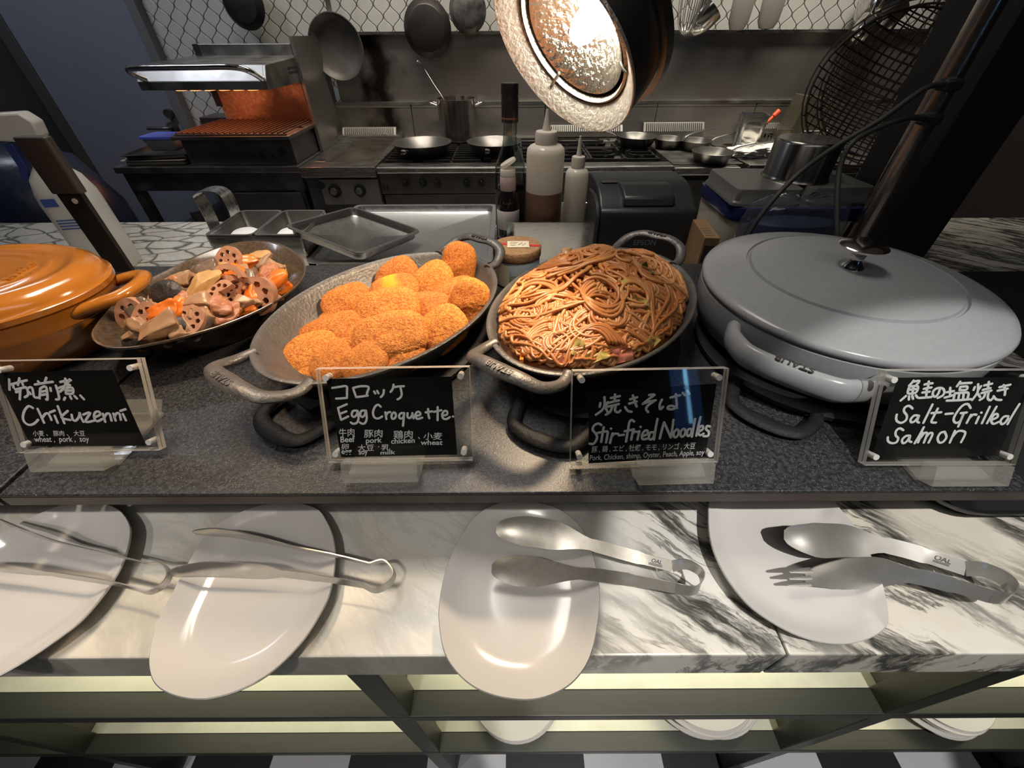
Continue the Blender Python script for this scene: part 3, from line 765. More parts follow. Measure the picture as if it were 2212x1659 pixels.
for px, py, z, mi, tl, yw, sc, lb in CQS:
    o = bpy.data.objects.new('croquette', CM[mi]); COL.objects.link(o)
    P_ = at_z(px, py, z-.013); c_, s_ = math.cos(CQ[2]), math.sin(CQ[2])
    du, dv = P_.x-CQ[0], P_.y-CQ[1]; u_, v_ = du*c_+dv*s_, -du*s_+dv*c_
    f_ = .70+.25*min(1.25, (P_.z-.006-1.0385)/.043); q_ = math.hypot(u_/(CQ[3]*f_-.014), v_/(CQ[4]*f_-.016))
    if q_ > 1: u_, v_ = u_/q_, v_/q_; P_ = Vector((CQ[0]+u_*c_-v_*s_, CQ[1]+u_*s_+v_*c_, P_.z))
    o.location = P_
    o.rotation_euler = (Matrix.Rotation(math.radians(tl), 3, 'X') @ Matrix.Rotation(math.radians(yw), 3, 'Z')).to_euler()
    o.scale = (sc, sc, sc*.92); o['fry'] = random.uniform(0, .45); o['egg'] = 1.0 if 'yellow patch' in lb else 0.0
    tag(o, 'golden breaded '+lb, 'croquette', 'croquettes in the dark oval dish')

# ------------------------------------------------------------------ fried noodles: uncountable strands, one heap
nc, ns = math.cos(ND[2]), math.sin(ND[2])
def nd_world(u, v): return (ND[0]+u*nc-v*ns, ND[1]+u*ns+v*nc)
NA, NB = ND[3]*.92, ND[4]*.92
def mound(u, v):
    r2 = (u/NA)**2+(v/NB)**2
    x, y = nd_world(u, v)
    b = .0045*noise.noise(Vector((x*28, y*28, 1)))+.006*noise.noise(Vector((x*13, y*13, 7)))
    return ZS+.050+.046*max(0, 1-r2)**.60+b*min(1, max(0, 1-r2)*3)+.010*max(0, 1-r2)*(u/NA)
mb = MB(); tone = []
core = []
for i in range(15):
    rr = i/14
    core.append([Vector((*nd_world(rr*NA*math.cos(2*PI*j/48), rr*NB*math.sin(2*PI*j/48)), mound(rr*NA*math.cos(2*PI*j/48)*.999, rr*NB*math.sin(2*PI*j/48)*.999)-.0065)) for j in range(48)])
mb.rings(core, True, False); tone += [0.0]*len(mb.v)
rnd = random.Random(11)
def strand(u, v, h, k0, steps, layer, seedv, rad, t0):
    pts = []; hh = h; ds = .0042
    for i in range(steps):
        kap = k0+70*noise.noise(Vector((seedv, i*.055, 3.7)))
        hh += kap*ds
        r2 = (u/NA)**2+(v/NB)**2
        if r2 > .90:
            tin = math.atan2(-v/NB**2, -u/NA**2); dlt = (tin-hh+PI) % (2*PI)-PI; hh += dlt*.35
        u += math.cos(hh)*ds; v += math.sin(hh)*ds
        r2 = (u/NA)**2+(v/NB)**2
        if r2 > 1.0: u, v = u/math.sqrt(r2), v/math.sqrt(r2)
        x, y = nd_world(u, v)
        z = mound(u, v)+layer+.0032*noise.noise(Vector((seedv*1.3, i*.12, 9)))
        pts.append(Vector((x, y, z)))
    if len(pts) > 4:
        n0_ = len(mb.v); mb.tube(pts, rad, 7); tone.extend([t0+rnd.uniform(-.08, .08)]*(len(mb.v)-n0_))
for bnd in range(150):
    a = rnd.uniform(0, 2*PI); q = math.sqrt(rnd.uniform(0, .93)); u, v = q*NA*math.cos(a), q*NB*math.sin(a)
    h = rnd.uniform(0, 2*PI); k0 = rnd.choice((-1, 1))*rnd.choice((8, 22, 45, 70, 95)); nst = rnd.randint(2, 6); sv = rnd.uniform(0, 900)
    lay = rnd.uniform(-.004, .0015) if bnd < 115 else rnd.uniform(.001, .005); t0 = rnd.uniform(.15, .95)
    for sidx in range(nst):
        off = (sidx-nst/2)*.0041
        strand(u-math.sin(h)*off, v+math.cos(h)*off, h+rnd.uniform(-.06, .06), k0*rnd.uniform(.92, 1.08), rnd.randint(18, 46), lay+rnd.uniform(-.0012, .0012), sv+rnd.uniform(0, .12), rnd.uniform(.0019, .0025), t0)
mb.att = tone
nood = obj('noodles', mb, 'noodle', sharp=0)
tag(nood, 'heap of glossy brown fried noodles filling the middle dark oval dish', 'noodles', kind='stuff')
# bits among the noodles
cab = mat('cabbage_leaf', (.46, .33, .10), .3, color2=(.36, .30, .07), noise_scale=40)
grn = mat('green_pepper', (.08, .13, .03), .3)
pork = mat('pork_slice', (.55, .22, .13), .4, color2=(.40, .10, .06), noise_scale=90)
crt = mat('carrot_strip', (.75, .22, .02), .35)
def flake(w, l, seed, th=.0016):
    mb = MB(); n = 7; top = []; bot = []
    for i in range(n):
        for j in range(n):
            x, y = (i/(n-1)-.5)*l, (j/(n-1)-.5)*w*(1-.35*abs(i/(n-1)-.4))
            z = .009*noise.noise(Vector((x*110+seed, y*110, seed)))+.4*y*y/w
            top.append(Vector((x, y, z+th/2))); bot.append(Vector((x, y, z-th/2)))
    f = []
    for i in range(n-1):
        for j in range(n-1):
            a = i*n+j; f.append((a, a+1, a+n+1, a+n)); f.append((a+n*n, a+n+n*n, a+n+1+n*n, a+1+n*n))
    ed = [i for i in range(n)]+[k*n+n-1 for k in range(1, n)]+[(n-1)*n+k for k in range(n-2, -1, -1)]+[k*n for k in range(n-2, 0, -1)]
    for q in range(len(ed)): a, b = ed[q], ed[(q+1) % len(ed)]; f.append((a, b, b+n*n, a+n*n))
    return mb.add(top+bot, f)
def on_noodles(px, py, lift):
    z = 1.09
    for _ in range(8):
        p = at_z(px, py, z); dx, dy = p.x-ND[0], p.y-ND[1]; z = .5*z+.5*(mound(dx*nc+dy*ns, -dx*ns+dy*nc)+lift)
    return at_z(px, py, z)
for nm, m_, px, py, w_, l_, tl, yw, lb, cat in (
 ('cabbage_piece', cab, 1248, 752, .016, .026, 40, 70, 'pale cabbage piece in the noodles near the front rim', 'cabbage'),
 ('cabbage_piece', cab, 1405, 742, .016, .030, 40, 40, 'pale cabbage piece at the right edge of the noodles', 'cabbage'),
 ('cabbage_piece', cab, 1383, 652, .010, .028, 35, -30, 'yellow-green cabbage strip right of the heap centre', 'cabbage'),
 ('cabbage_piece', cab, 1345, 612, .012, .024, 35, 30, 'small cabbage scrap high on the noodle heap', 'cabbage'),
 ('cabbage_piece', cab, 1290, 772, .014, .034, 20, 15, 'cabbage piece in the noodles just right of the front pork shred', 'cabbage'),
 ('pepper_strip', grn, 1400, 588, .009, .034, 50, -60, 'dark green pepper strip at the back right of the noodles', 'vegetable'),
 ('pork_piece', pork, 1345, 768, .022, .030, 40, 10, 'pink pork slice at the front right of the noodles', 'meat'),
 ('pork_piece', pork, 1222, 772, .014, .026, 35, 60, 'brown pork shred in the noodles by the near rim', 'meat'),
 ('pork_piece', pork, 1290, 592, .012, .022, 35, 20, 'reddish pork scrap high up on the noodle heap', 'meat'),
 ('carrot_strip', crt, 1127, 775, .006, .030, 30, 85, 'orange carrot strip at the near left of the noodles', 'carrot'),
 ('carrot_strip', crt, 1330, 618, .005, .018, 30, 20, 'tiny orange carrot scrap on top of the noodles', 'carrot'),
 ('onion_slice', mat('onion_slice', (.50, .30, .14), .3), 1225, 543, .012, .024, 30, 20, 'browned onion slice stuck to the far rim of the noodle dish', 'onion')):
    o = obj(nm, flake(w_*.75, l_*.75, px*.37), m_); o.location = on_noodles(px, py, .0038) if nm != 'onion_slice' else at_z(px, py, 1.086)
    o.rotation_euler = (Matrix.Rotation(math.radians(tl), 3, 'X') @ Matrix.Rotation(math.radians(yw), 3, 'Z')).to_euler()
    tag(o, lb, cat)

# ------------------------------------------------------------------ simmered vegetables
CHP = sorted((math.atan2(y, x), math.hypot(x, y)) for x, y in CHO_L)
def kR(a):
    for (a0, r0), (a1, r1) in zip(CHP, CHP[1:]+[(CHP[0][0]+2*PI, CHP[0][1])]):
        if a0 <= a <= a1: return r0+(r1-r0)*(a-a0)/max(1e-6, a1-a0)
    return CHP[0][1]
def kh(x, y):   # heap height over the brown dish
    dx, dy = x-CH[0]-.012, y-CH[1]+.012
    q = math.hypot(dx, dy)/(kR(math.atan2(dy, dx))*.84)
    return ZS+.030+.050*max(0, 1-q*q)**.7
mb = MB(); rs = []
for i in range(12):
    ring = []
    for j in range(48):
        a = -PI+2*PI*j/48; q = i/11*.80*kR(a)
        x, y = CH[0]+q*math.cos(a), CH[1]+q*math.sin(a)
        ring.append(Vector((x, y, kh(x, y)-.012+.006*noise.noise(Vector((x*45, y*45, 2))))))
    rs.append(ring)
stew = obj('stewed_vegetables', mb.rings(rs, True, False), mat('stew_base', (.16, .075, .035), .3, color2=(.34, .19, .11), noise_scale=70, bump=.5, bump_scale=90))
tag(stew, 'dark brown shreds of simmered vegetables lying under the larger pieces in the brown dish', 'stew', kind='stuff')
lot_m = mat('lotus_root', (.50, .265, .17), .3, color2=(.40, .19, .115), noise_scale=60)
car_m = mat('carrot', (.80, .21, .025), .3, color2=(.66, .14, .015), noise_scale=40)
bam_m = mat('bamboo_shoot', (.52, .32, .12), .35, color2=(.40, .21, .075), noise_scale=60)
tar_m = mat('taro', (.42, .255, .14), .35, color2=(.33, .175, .095), noise_scale=40)
kon_m = mat('konjac', (.17, .12, .09), .25, color2=(.11, .08, .06), noise_scale=120)
shi_m = mat('shiitake', (.012, .009, .008), .5, color2=(.04, .028, .02), noise_scale=90, bump=.5, bump_scale=140)
chi_m = mat('chicken', (.42, .18, .09), .45, color2=(.32, .11, .05), noise_scale=70, bump=.6, bump_scale=120)
bur_m = mat('burdock', (.36, .22, .13), .45, color2=(.26, .15, .08), noise_scale=60)
def chunk(a, b, c, seed, e=5., amp=.12, sub=3, cut=None):
    rc = random.Random(int(seed*1000)); cuts = [(Vector((rc.uniform(-1, 1), rc.uniform(-1, 1), rc.uniform(-1, 1))).normalized(), rc.uniform(.62, .88)) for _ in range(7 if e > 3 else 2)]
    v0, f0 = ico(sub+1); o = Vector((seed*3.3, seed*1.9, seed)); vs = []
    for v in v0:
        r = (abs(v.x)**e+abs(v.y)**e+abs(v.z)**e)**(-1/e)
        p = Vector((v.x*r, v.y*r, v.z*r))
        k = 1+amp*noise.noise(p*1.1+o)+amp*.3*noise.noise(p*4+o)
        for cn, cd_ in cuts:
            dd = p.dot(cn)-cd_
            if dd > 0: p = p-cn*dd
        p = Vector((p.x*a*k*(1+.25*p.y*math.sin(seed)), p.y*b*k, p.z*c*k*(1+.3*p.x*math.cos(seed*2))))
        vs.append(p)
    return MB().add(vs, f0)
def lotus(r, th, seed, part=1.):
    """slice with a ring of holes; part<1 gives a wedge"""
    rn = random.Random(seed); nh = 7 if part > .8 else 5; mb = MB(); N = 72
    a0, a1 = 0, 2*PI*part
    holes = [((a0+(i+.5)*(a1-a0)/nh), r*.58, r*.165) for i in range(nh)]
    # polar grid with holes left open, then both faces and the walls
    nr, na = 26, int(84*part); keep = {}
    def P(i, j): 
        rr = r*i/nr; a = a0+(a1-a0)*j/na; w_ = 1+.05*math.sin(3*a+seed)
        return Vector((rr*w_*math.cos(a), rr*w_*math.sin(a), 0))
    inside = lambda p: any((p-Vector((hr*math.cos(ha), hr*math.sin(ha), 0))).length < hs for ha, hr, hs in holes) or p.length < r*.09
    quads = []
    for i in range(nr):
        for j in range(na):
            c_ = (P(i, j)+P(i+1, j+1))/2
            if not inside(c_): quads.append((i, j))
    ids = {}; vs = []; fs = []
    def vid(i, j, k):
        if part >= 1 and j == na: j = 0
        if i == 0: j = 0
        key = (i, j, k)
        if key not in ids:
            ids[key] = len(vs); p = P(i, j); z = (th/2)*(1 if k else -1)
            vs.append(p+Vector((0, 0, z+.0006*noise.noise(p*120+Vector((seed, 0, k)))))) 
        return ids[key]
    edges = {}
    for i, j in quads:
        q = [(i, j), (i+1, j), (i+1, j+1), (i, j+1)]
        a = [vid(*x, 1) for x in q]; b = [vid(*x, 0) for x in q]
        ua = [x for n_, x in enumerate(a) if x != a[n_-1]]; ub = [x for n_, x in enumerate(b) if x != b[n_-1]]
        fs.append(tuple(ua)); fs.append(tuple(reversed(ub)))
        for n_ in range(4):
            e1, e2 = a[n_], a[(n_+1) % 4]
            if e1 == e2: continue
            k_ = (min(e1, e2), max(e1, e2))
            if k_ in edges: edges[k_] = None
            else: edges[k_] = (e1, e2, b[n_], b[(n_+1) % 4])
    for v in edges.values():
        if v: e1, e2, f1, f2 = v; fs.append((e2, e1, f1, f2))
    return mb.add(vs, fs)
# kind, px, py, size(m), lift, tilt, yaw
VG = [
 ('lotus', 495, 612, .024, .012, 55, 20), ('lotus', 570, 640, .026, .012, 62, 100), ('lotus', 548, 590, .020, .008, 45, 200),
 ('lotus', 478, 634, .018, .014, 30, 40), ('lotus', 336, 617, .022, .004, 40, 60), ('lotus', 292, 682, .022, .006, 70, 0), ('lotus', 590, 607, .018, .004, 50, 160),
 ('lotus', 445, 554, .019, .006, 40, 20), ('lotus', 497, 562, .019, .007, 60, 60), ('lotus', 415, 690, .018, .008, 45, 10),
 ('carrot', 357, 672, .020, .010, 30, 25), ('carrot', 500, 590, .020, .006, 30, 10), ('carrot', 592, 606, .020, .012, 40, 50), ('carrot', 533, 567, .016, .004, 30, 20),
 ('carrot', 536, 676, .020, .008, 30, 15), ('carrot', 390, 580, .010, .004, 20, 10), ('carrot', 546, 630, .014, .006, 40, 80), ('carrot', 385, 665, .016, .004, 30, 60), ('carrot', 612, 622, .012, .004, 30, 40),
 ('bamboo', 438, 616, .026, .012, 30, 60), ('bamboo', 555, 554, .022, .004, 20, 15), ('bamboo', 320, 742, .022, .002, 15, 5), ('bamboo', 318, 655, .014, .002, 25, 20),
 ('taro', 345, 705, .024, .008, 28, 25), ('taro', 428, 655, .018, .006, 30, 10), ('taro', 520, 655, .015, .008, 30, 40), ('taro', 405, 606, .015, .008, 40, 5), ('taro', 425, 668, .015, .006, 30, 70),
 ('burdock', 388, 605, .020, .006, 25, 30), ('burdock', 350, 590, .018, .004, 25, 35), ('burdock', 470, 650, .014, .004, 35, 10), ('burdock', 560, 622, .014, .002, 35, 10), ('burdock', 320, 612, .018, .002, 30, 25),
 ('konjac', 440, 580, .018, .006, 35, 20), ('konjac', 472, 560, .015, .006, 35, 60), ('konjac', 415, 635, .014, .000, 35, 20), ('konjac', 320, 645, .014, .000, 35, 20),
 ('shiitake', 356, 633, .022, .008, 50, 10), ('shiitake', 375, 715, .018, .006, 60, 60), ('shiitake', 440, 706, .022, .004, 25, 20), ('shiitake', 278, 708, .020, .000, 25, 10), ('shiitake', 282, 733, .014, .004, 40, 40), ('shiitake', 320, 635, .014, .000, 30, 10),
 ('chicken', 490, 683, .019, .010, 35, 30), ('chicken', 470, 667, .018, .006, 35, 0), ('chicken', 395, 650, .016, .002, 35, 0), ('chicken', 440, 565, .018, .004, 35, 0), ('chicken', 312, 600, .016, .002, 35, 0), ('chicken', 520, 612, .015, .004, 35, 0),
]
rv = random.Random(5)
ex = [(300, 700), (330, 690), (300, 720), (365, 700), (395, 715), (395, 692), (430, 700), (455, 690), (340, 660), (305, 640), (370, 640), (400, 622), (345, 610), (420, 600), (455, 600), (470, 585), (525, 590), (515, 640), (545, 655), (575, 590), (590, 575), (570, 565), (535, 610), (455, 640), (440, 670), (500, 660), (410, 575), (375, 600), (600, 640), (350, 725), (320, 675), (620, 590)]
for k, (px, py) in enumerate(ex):
    kd = ('taro', 'lotus', 'burdock', 'chicken', 'taro', 'burdock', 'konjac', 'bamboo')[k % 8]
    VG.append((kd, px+rv.uniform(-5, 5), py+rv.uniform(-5, 5), rv.uniform(.015, .021), rv.uniform(-.004, .003), rv.uniform(15, 60), rv.uniform(0, 180)))
DESC = dict(lotus=('lotus_root_piece', 'pinkish lotus root pieces with holes', 'lotus root', lot_m), carrot=('carrot_chunk', 'orange carrot chunks', 'carrot', car_m),
            bamboo=('bamboo_shoot_piece', 'yellowish bamboo shoot pieces', 'bamboo shoot', bam_m), taro=('taro_chunk', 'pale beige taro chunks', 'taro', tar_m),
            burdock=('burdock_piece', 'grey-brown burdock cuts', 'burdock', bur_m), konjac=('konjac_block', 'dark translucent konjac blocks', 'konjac', kon_m),
            shiitake=('shiitake_cap', 'black shiitake caps', 'mushroom', shi_m), chicken=('chicken_piece', 'reddish brown chicken lumps', 'chicken', chi_m))
for kd in DESC:
    nm, what, cat, m_ = DESC[kd]; L = sorted([r for r in VG if r[0] == kd], key=lambda r: r[1])
    for i, (_, px, py, sz, lift, tl, yw) in enumerate(L):
        sd = px*.013+py*.007; sz *= .98
        if kd == 'lotus': mb = lotus(sz, sz*.42, int(px), (1., .5, .62, .3)[i % 4])
        elif kd == 'carrot': mb = chunk(sz, sz*.62, sz*.55, sd, 2.6, .28)
        elif kd == 'bamboo': mb = chunk(sz, sz*.55, sz*.34, sd, 4, .18)
        elif kd == 'taro': mb = chunk(sz, sz*.68, sz*.58, sd, 6, .16)
        elif kd == 'burdock': mb = chunk(sz, sz*.40, sz*.36, sd, 3, .25)
        elif kd == 'konjac': mb = chunk(sz, sz*.8, sz*.42, sd, 7, .10)
        elif kd == 'shiitake': mb = MB().lathe([(.001, .20*sz), (.25*sz, .22*sz), (.6*sz, .20*sz), (.92*sz, .06*sz), (1.0*sz, -.08*sz), (.85*sz, -.14*sz), (.4*sz, -.02*sz), (.001, 0)], 24, 1, .8)
        else: mb = chunk(sz, sz*.8, sz*.65, sd, 2.2, .45)
        z = 1.08
        for _k in range(8):
            p = at_z(px, py, z); z = .5*z+.5*(kh(p.x, p.y)+lift+.003)
        P_ = at_z(px, py, z); dx, dy = P_.x-CH[0], P_.y-CH[1]; rr_ = math.hypot(dx, dy)
        lim = max(.008, kR(math.atan2(dy, dx))*min(.97, .52+.44*max(0, P_.z-sz*.55-ZS-.008)/.045)-sz*.62)
        if rr_ > lim: P_.x, P_.y = CH[0]+dx/rr_*lim, CH[1]+dy/rr_*lim
        o = obj(nm, mb, m_); o.location = P_
        o.rotation_euler = (Matrix.Rotation(math.radians(tl), 3, 'X') @ Matrix.Rotation(math.radians(yw), 3, 'Z')).to_euler()
        tag(o, ordinal(i, len(L), what)+' in the brown dish', cat, what+' in the brown dish')
# ------------------------------------------------------------------ acrylic dish signs with handwriting
class Sign: pass
def make_sign(label, bl, br, foot_off, zoom, card, large, lw, small, tilt=27):
    (ox, oy, sc) = zoom
    zb = ZS+.010
    A, B = at_z(*bl, zb), at_z(*br, zb); c = (A+B)/2; c.z = zb
    u = (B-A); u.z = 0; Wd = u.length; u.normalize(); back = Vector((-u.y, u.x, 0))
    ta = math.radians(tilt); v = back*math.sin(ta)+Vector((0, 0, 1))*math.cos(ta); n = u.cross(v).normalized()   # n faces the guest
    if n.y > 0: n = -n
    Hh = .0945; th = .0042
    root = thing('sign_holder', label, 'sign', (c.x, c.y, ZS), 0, 'dish name signs')
    O = Vector((c.x, c.y, ZS))
    L = lambda x, y, d: c+u*x+v*y+n*d-O       # x along, y up the face, d towards the guest (0 = front face)
    def slab(d0, d1):
        mb = MB()
        P = [L(x, y, d) for d in (d0, d1) for x, y in ((-Wd/2, 0), (Wd/2, 0), (Wd/2, Hh), (-Wd/2, Hh))]
        mb.add(P, [(0, 1, 2, 3), (7, 6, 5, 4)], 0)
        mb.add(P, [(0, 4, 5, 1), (1, 5, 6, 2), (2, 6, 7, 3), (3, 7, 4, 0)], 1); return mb
    obj('front_panel', slab(0, -th), ['acrylic', 'acrylic_edge'], root, smooth=False)
    obj('back_panel', slab(-th-.0007, -2*th-.0007), ['acrylic', 'acrylic_edge'], root, smooth=False)
    dcard = -th-.0005
    pl = c+n*dcard
    px = lambda q: at_plane(ox+q[0]/sc, oy+q[1]/sc, pl, n)-O
    K = [px(q) for q in card]
    cd_ = obj('card', MB().add(K+[k+n*.0002 for k in K], [(0, 1, 2, 3), (7, 6, 5, 4), (0, 4, 5, 1), (1, 5, 6, 2), (2, 6, 7, 3), (3, 7, 4, 0)]), cardm, root, smooth=False)
    w0 = lw/sc/F*.29
    mb = MB()
    for s_ in large.split(';'):
        s_ = s_.strip()
        if not s_: continue
        closed = s_.endswith('*'); s_ = s_.rstrip('*'); pts = [tuple(map(float, q.split(','))) for q in s_.split()]
        if closed: pts.append(pts[0])
        if len(pts) == 1: pts = [pts[0], (pts[0][0]+3, pts[0][1]+3)]
        P3 = [px(q)+n*.0003 for q in pts]
        path = smooth_path(P3, 4)
        d0 = (path[1]-path[0]).normalized(); d1 = (path[-1]-path[-2]).normalized(); h = w0/2
        path = [path[0]-d0*h*.9, path[0]-d0*h*.6]+path+[path[-1]+d1*h*.6, path[-1]+d1*h*.9]
        k = len(path); rr = [(h, .00012)]*k; rr[0] = (h*.35, .0001); rr[1] = (h*.8, .00012); rr[-1] = (h*.35, .0001); rr[-2] = (h*.8, .00012)
        mb.tube(path, rr, 6, flat=n)
    obj('lettering', mb, chalk, cd_, label='large pale handwriting of the dish name')
    mb = MB()
    for body, x0, y0, x1, y1, hgt, bold in small:
        vs, fs = text_mesh(body, 1, .12, bold)
        if not vs: continue
        a = px((x0, y0)); b = px((x1, y1)); xd = (b-a); W_ = xd.length; xd.normalize(); yd = n.cross(xd)*-1
        if yd.dot(v) < 0: yd = -yd
        mx = min(p.x for p in vs); Mx = max(p.x for p in vs); sx_ = W_/(Mx-mx)
        Hp = (px((x0, y0-hgt))-a).length; My = max(p.y for p in vs); sy_ = Hp/My
        mb.add([a+xd*((p.x-mx)*sx_)+yd*(p.y*sy_)+n*.0004 for p in vs], fs)
    if mb.v: obj('small_lettering', mb, chalk, cd_, smooth=False, label='small handwriting listing ingredients')
    for x in (-Wd/2+.0085, Wd/2-.0085):
        for y in (.009, Hh-.0085):
            obj('magnet_pin', MB().cyl(L(x, y, .0006), L(x, y, -2*th-.0013), .0030, 14), mat('pin_metal', (.80, .79, .76), .3, .3), root)
    # foot: slotted block in front, low bar behind
    fl = .071; fo = foot_off*Wd
    mb = MB()
    def bar(yb, zb_, w, h, ang):
        rot = Matrix((u, back, Vector((0, 0, 1)))).transposed() @ Matrix.Rotation(-ang, 3, 'X')
        mb.box(c-O+u*fo+back*yb+Vector((0, 0, zb_)), (fl, w, h), rot)
    q = .0175
    bar(-.0135, .0055, .014, .0200, ta); bar(.060, .0045, .015, .017, PI/4)
    mb.box(c-O+u*fo+back*.026+Vector((0, 0, -.0075)), (fl, .072, .004), Matrix((u, back, Vector((0, 0, 1)))).transposed())
    obj('foot', mb, 'acrylic_block', root, smooth=False, bevel=.0005)
    return root

make_sign('clear acrylic sign with a black card handwritten Chikuzenni, leftmost of the four', (39, 979), (344, 973), -.02, (0, 760, 4.88),
 [(-60, 222), (1185, 190), (1545, 990), (330, 992)],
 '100,290 104,400; 110,345 150,335 185,325; 140,340 147,378; 208,278 192,350; 203,318 285,300; 235,320 247,352; 165,398 215,385 275,372; 218,395 212,500; 172,425 200,420; 290,385 300,450 265,478 ; 285,388 340,376 362,470 400,482; 312,425 325,445;'
 '405,310 425,338; 492,272 478,312; 372,345 470,328 560,316; 428,385 420,490; 430,385 488,368 505,495 490,500; 440,420 484,412; 440,455 488,448; 534,380 540,412; 592,355 618,440 625,495 595,502;'
 '640,318 695,306 750,300; 692,282 692,372; 622,382 680,362 742,350; 738,290 690,370 635,420; 692,385 700,442; 692,388 765,378 770,438 702,442; 700,412 765,408; 690,482 678,505; 742,470 755,495; 788,465 815,492; 850,460 888,500;'
 '350,592 305,572 262,620 245,690 262,740 310,770 365,755 405,715; 400,600 435,675 468,748; 450,695 480,655 510,650 535,690 545,718; 580,672 612,748; 530,638 580,618; 612,572 645,660 682,752; 718,622 650,692 745,718;'
 '758,662 770,712 800,725 832,690 845,645; 840,645 862,700 882,738; 880,662 955,640 902,738 1005,722; 1000,690 1058,662 1045,630 1005,640 995,690 1025,732 1080,708; 1088,652 1112,738; 1098,700 1125,655 1155,652 1170,690 1178,725; 1198,650 1222,725; 1207,690 1232,648 1260,650 1272,690 1276,716; 1298,655 1330,722; 1272,622 1326,604',
 36, [('小麦 、 豚肉 、 大豆', 355, 882, 905, 882, 52, .006), ('wheat ,  pork ,  soy', 375, 948, 950, 945, 56, .01)])

make_sign('clear acrylic sign with a black card handwritten Egg Croquette, second from the left', (708, 1000), (1021, 995), -.10, (650, 780, 5.53),
 [(303, 212), (1797, 185), (1867, 1115), (482, 1147)],
 '375,320 460,308 545,300 552,360 552,440; 552,440 480,445 422,448; 625,320 640,370 662,428; 625,320 720,300 808,308 795,370 785,412; 662,430 730,422 800,412; 875,362 890,388; 912,355 928,385; 992,345 985,395 955,430;'
 '1108,280 1098,330 1072,368; 1115,312 1170,302 1232,300; 1190,312 1205,390 1190,435 1155,458; 445,562 462,630 482,702; 445,560 550,515; 465,630 545,600; 482,702 568,660;'
 '675,592 625,595 608,640 632,668 668,640 680,595; 680,595 690,680 670,735 625,748 598,732; 772,590 725,595 710,640 735,668 765,640 776,590; 778,590 788,680 770,735 735,748 705,732; 955,545 920,520 880,555 862,620 880,672 925,685 972,660;'
 '1010,610 1022,692; 1015,655 1040,615 1068,608; 1110,612 1085,640 1088,682 1112,688 1135,660 1130,622*; 1205,618 1178,640 1178,678 1205,685 1230,655 1228,618; 1234,620 1228,700 1220,772; 1275,620 1275,665 1300,680 1328,650 1332,620; 1332,622 1346,682;'
 '1375,655 1428,640 1412,605 1380,615 1368,655 1392,690 1450,675; 1520,570 1522,630 1534,682; 1490,612 1568,600; 1634,548 1634,630 1634,705; 1590,606 1678,586; 1690,650 1745,638 1745,600 1715,596 1688,635 1700,682 1740,692 1780,668; 1816,660',
 36, [('牛肉', 460, 895, 650, 890, 90, .008), ('豚肉', 755, 905, 985, 900, 88, .008), ('鶏肉', 1105, 920, 1345, 915, 92, .008), ('、', 1400, 925, 1425, 925, 22, .008), ('小麦', 1465, 930, 1690, 930, 80, .008),
      ('Beef', 475, 970, 655, 962, 70, .02), ('pork', 775, 978, 970, 968, 60, .02), ('chicken', 1080, 985, 1365, 972, 60, .02), ('wheat', 1435, 998, 1695, 998, 58, .02),
      ('卵', 485, 1050, 580, 1050, 66, .008), ('大豆', 680, 1068, 880, 1062, 70, .008), ('・', 925, 1040, 940, 1040, 24, .008), ('乳', 960, 1058, 1070, 1058, 66, .008), ('egg', 488, 1108, 615, 1102, 44, .02), ('soy', 695, 1115, 805, 1108, 44, .02), ('milk', 950, 1115, 1130, 1108, 46, .02)])

make_sign('clear acrylic sign with a black card handwritten Stir-fried Noodles, second from the right', (1233, 1006), (1551, 999), .16, (1210, 780, 5.53),
 [(345, 370), (1867, 268), (1735, 1142), (338, 1222)],
 '480,500 472,545; 568,490 545,535; 528,430 530,520 500,585 425,642; 530,545 570,615 545,640; 605,440 660,430 712,418; 655,398 650,480; 585,498 640,482 700,470; 560,545 630,530 700,512; 625,530 600,600 560,632; 665,520 655,590 690,612 720,590;'
 '835,455 875,445 918,432; 822,508 870,495 912,482; 868,410 890,480 912,542; 775,548 805,592 852,606; 1060,405 1128,402 1055,455 985,512; 985,512 1060,485 1140,468; 1120,478 1050,528 1025,570 1050,608;'
 '1215,460 1188,520 1195,575 1228,545; 1318,435 1375,420 1432,408; 1380,395 1388,480 1388,545 1340,575 1285,568 1295,540 1340,535 1395,560; 1462,378 1488,408; 1520,355 1542,392;'
 '492,765 455,745 405,770 388,820 425,865 440,905 425,955 390,990 350,985; 520,790 505,870 490,965; 452,855 500,848 560,838; 570,850 548,972; 605,805 608,808; 625,862 608,920 595,978; 612,910 640,870 692,868; 700,888 760,880;'
 '882,722 852,702 825,735 805,850 785,962; 768,838 880,815; 868,840 848,938; 858,880 885,845 925,845; 945,835 922,938; 958,785 962,788; 985,895 1042,870 1042,832 1010,832 978,880 985,932 1040,925; 1112,850 1075,855 1058,910 1080,938 1112,910 1128,855; 1162,690 1140,800 1120,935;'
 '1238,735 1212,830 1188,925; 1240,730 1285,830 1320,912; 1352,700 1340,800 1320,912; 1390,815 1358,850 1358,900 1385,908 1412,870 1412,825*; 1470,808 1440,840 1440,892 1465,900 1492,862 1492,818*; 1555,808 1525,820 1512,870 1530,895 1558,868 1572,812; 1610,690 1590,800 1572,902; 1675,668 1648,780 1625,890; 1650,845 1702,812 1700,775 1668,785 1645,840 1668,885 1712,865; 1788,780 1752,775 1742,812 1775,848 1762,892 1712,895',
 40, [('豚 , 鶏 , エビ , 牡蠣 , モモ , リンゴ , 大豆', 372, 1085, 1612, 1040, 72, .008), ('Pork, Chicken, shimp, Oyster, Peach, Apple, soy', 350, 1185, 1720, 1115, 62, .006)])

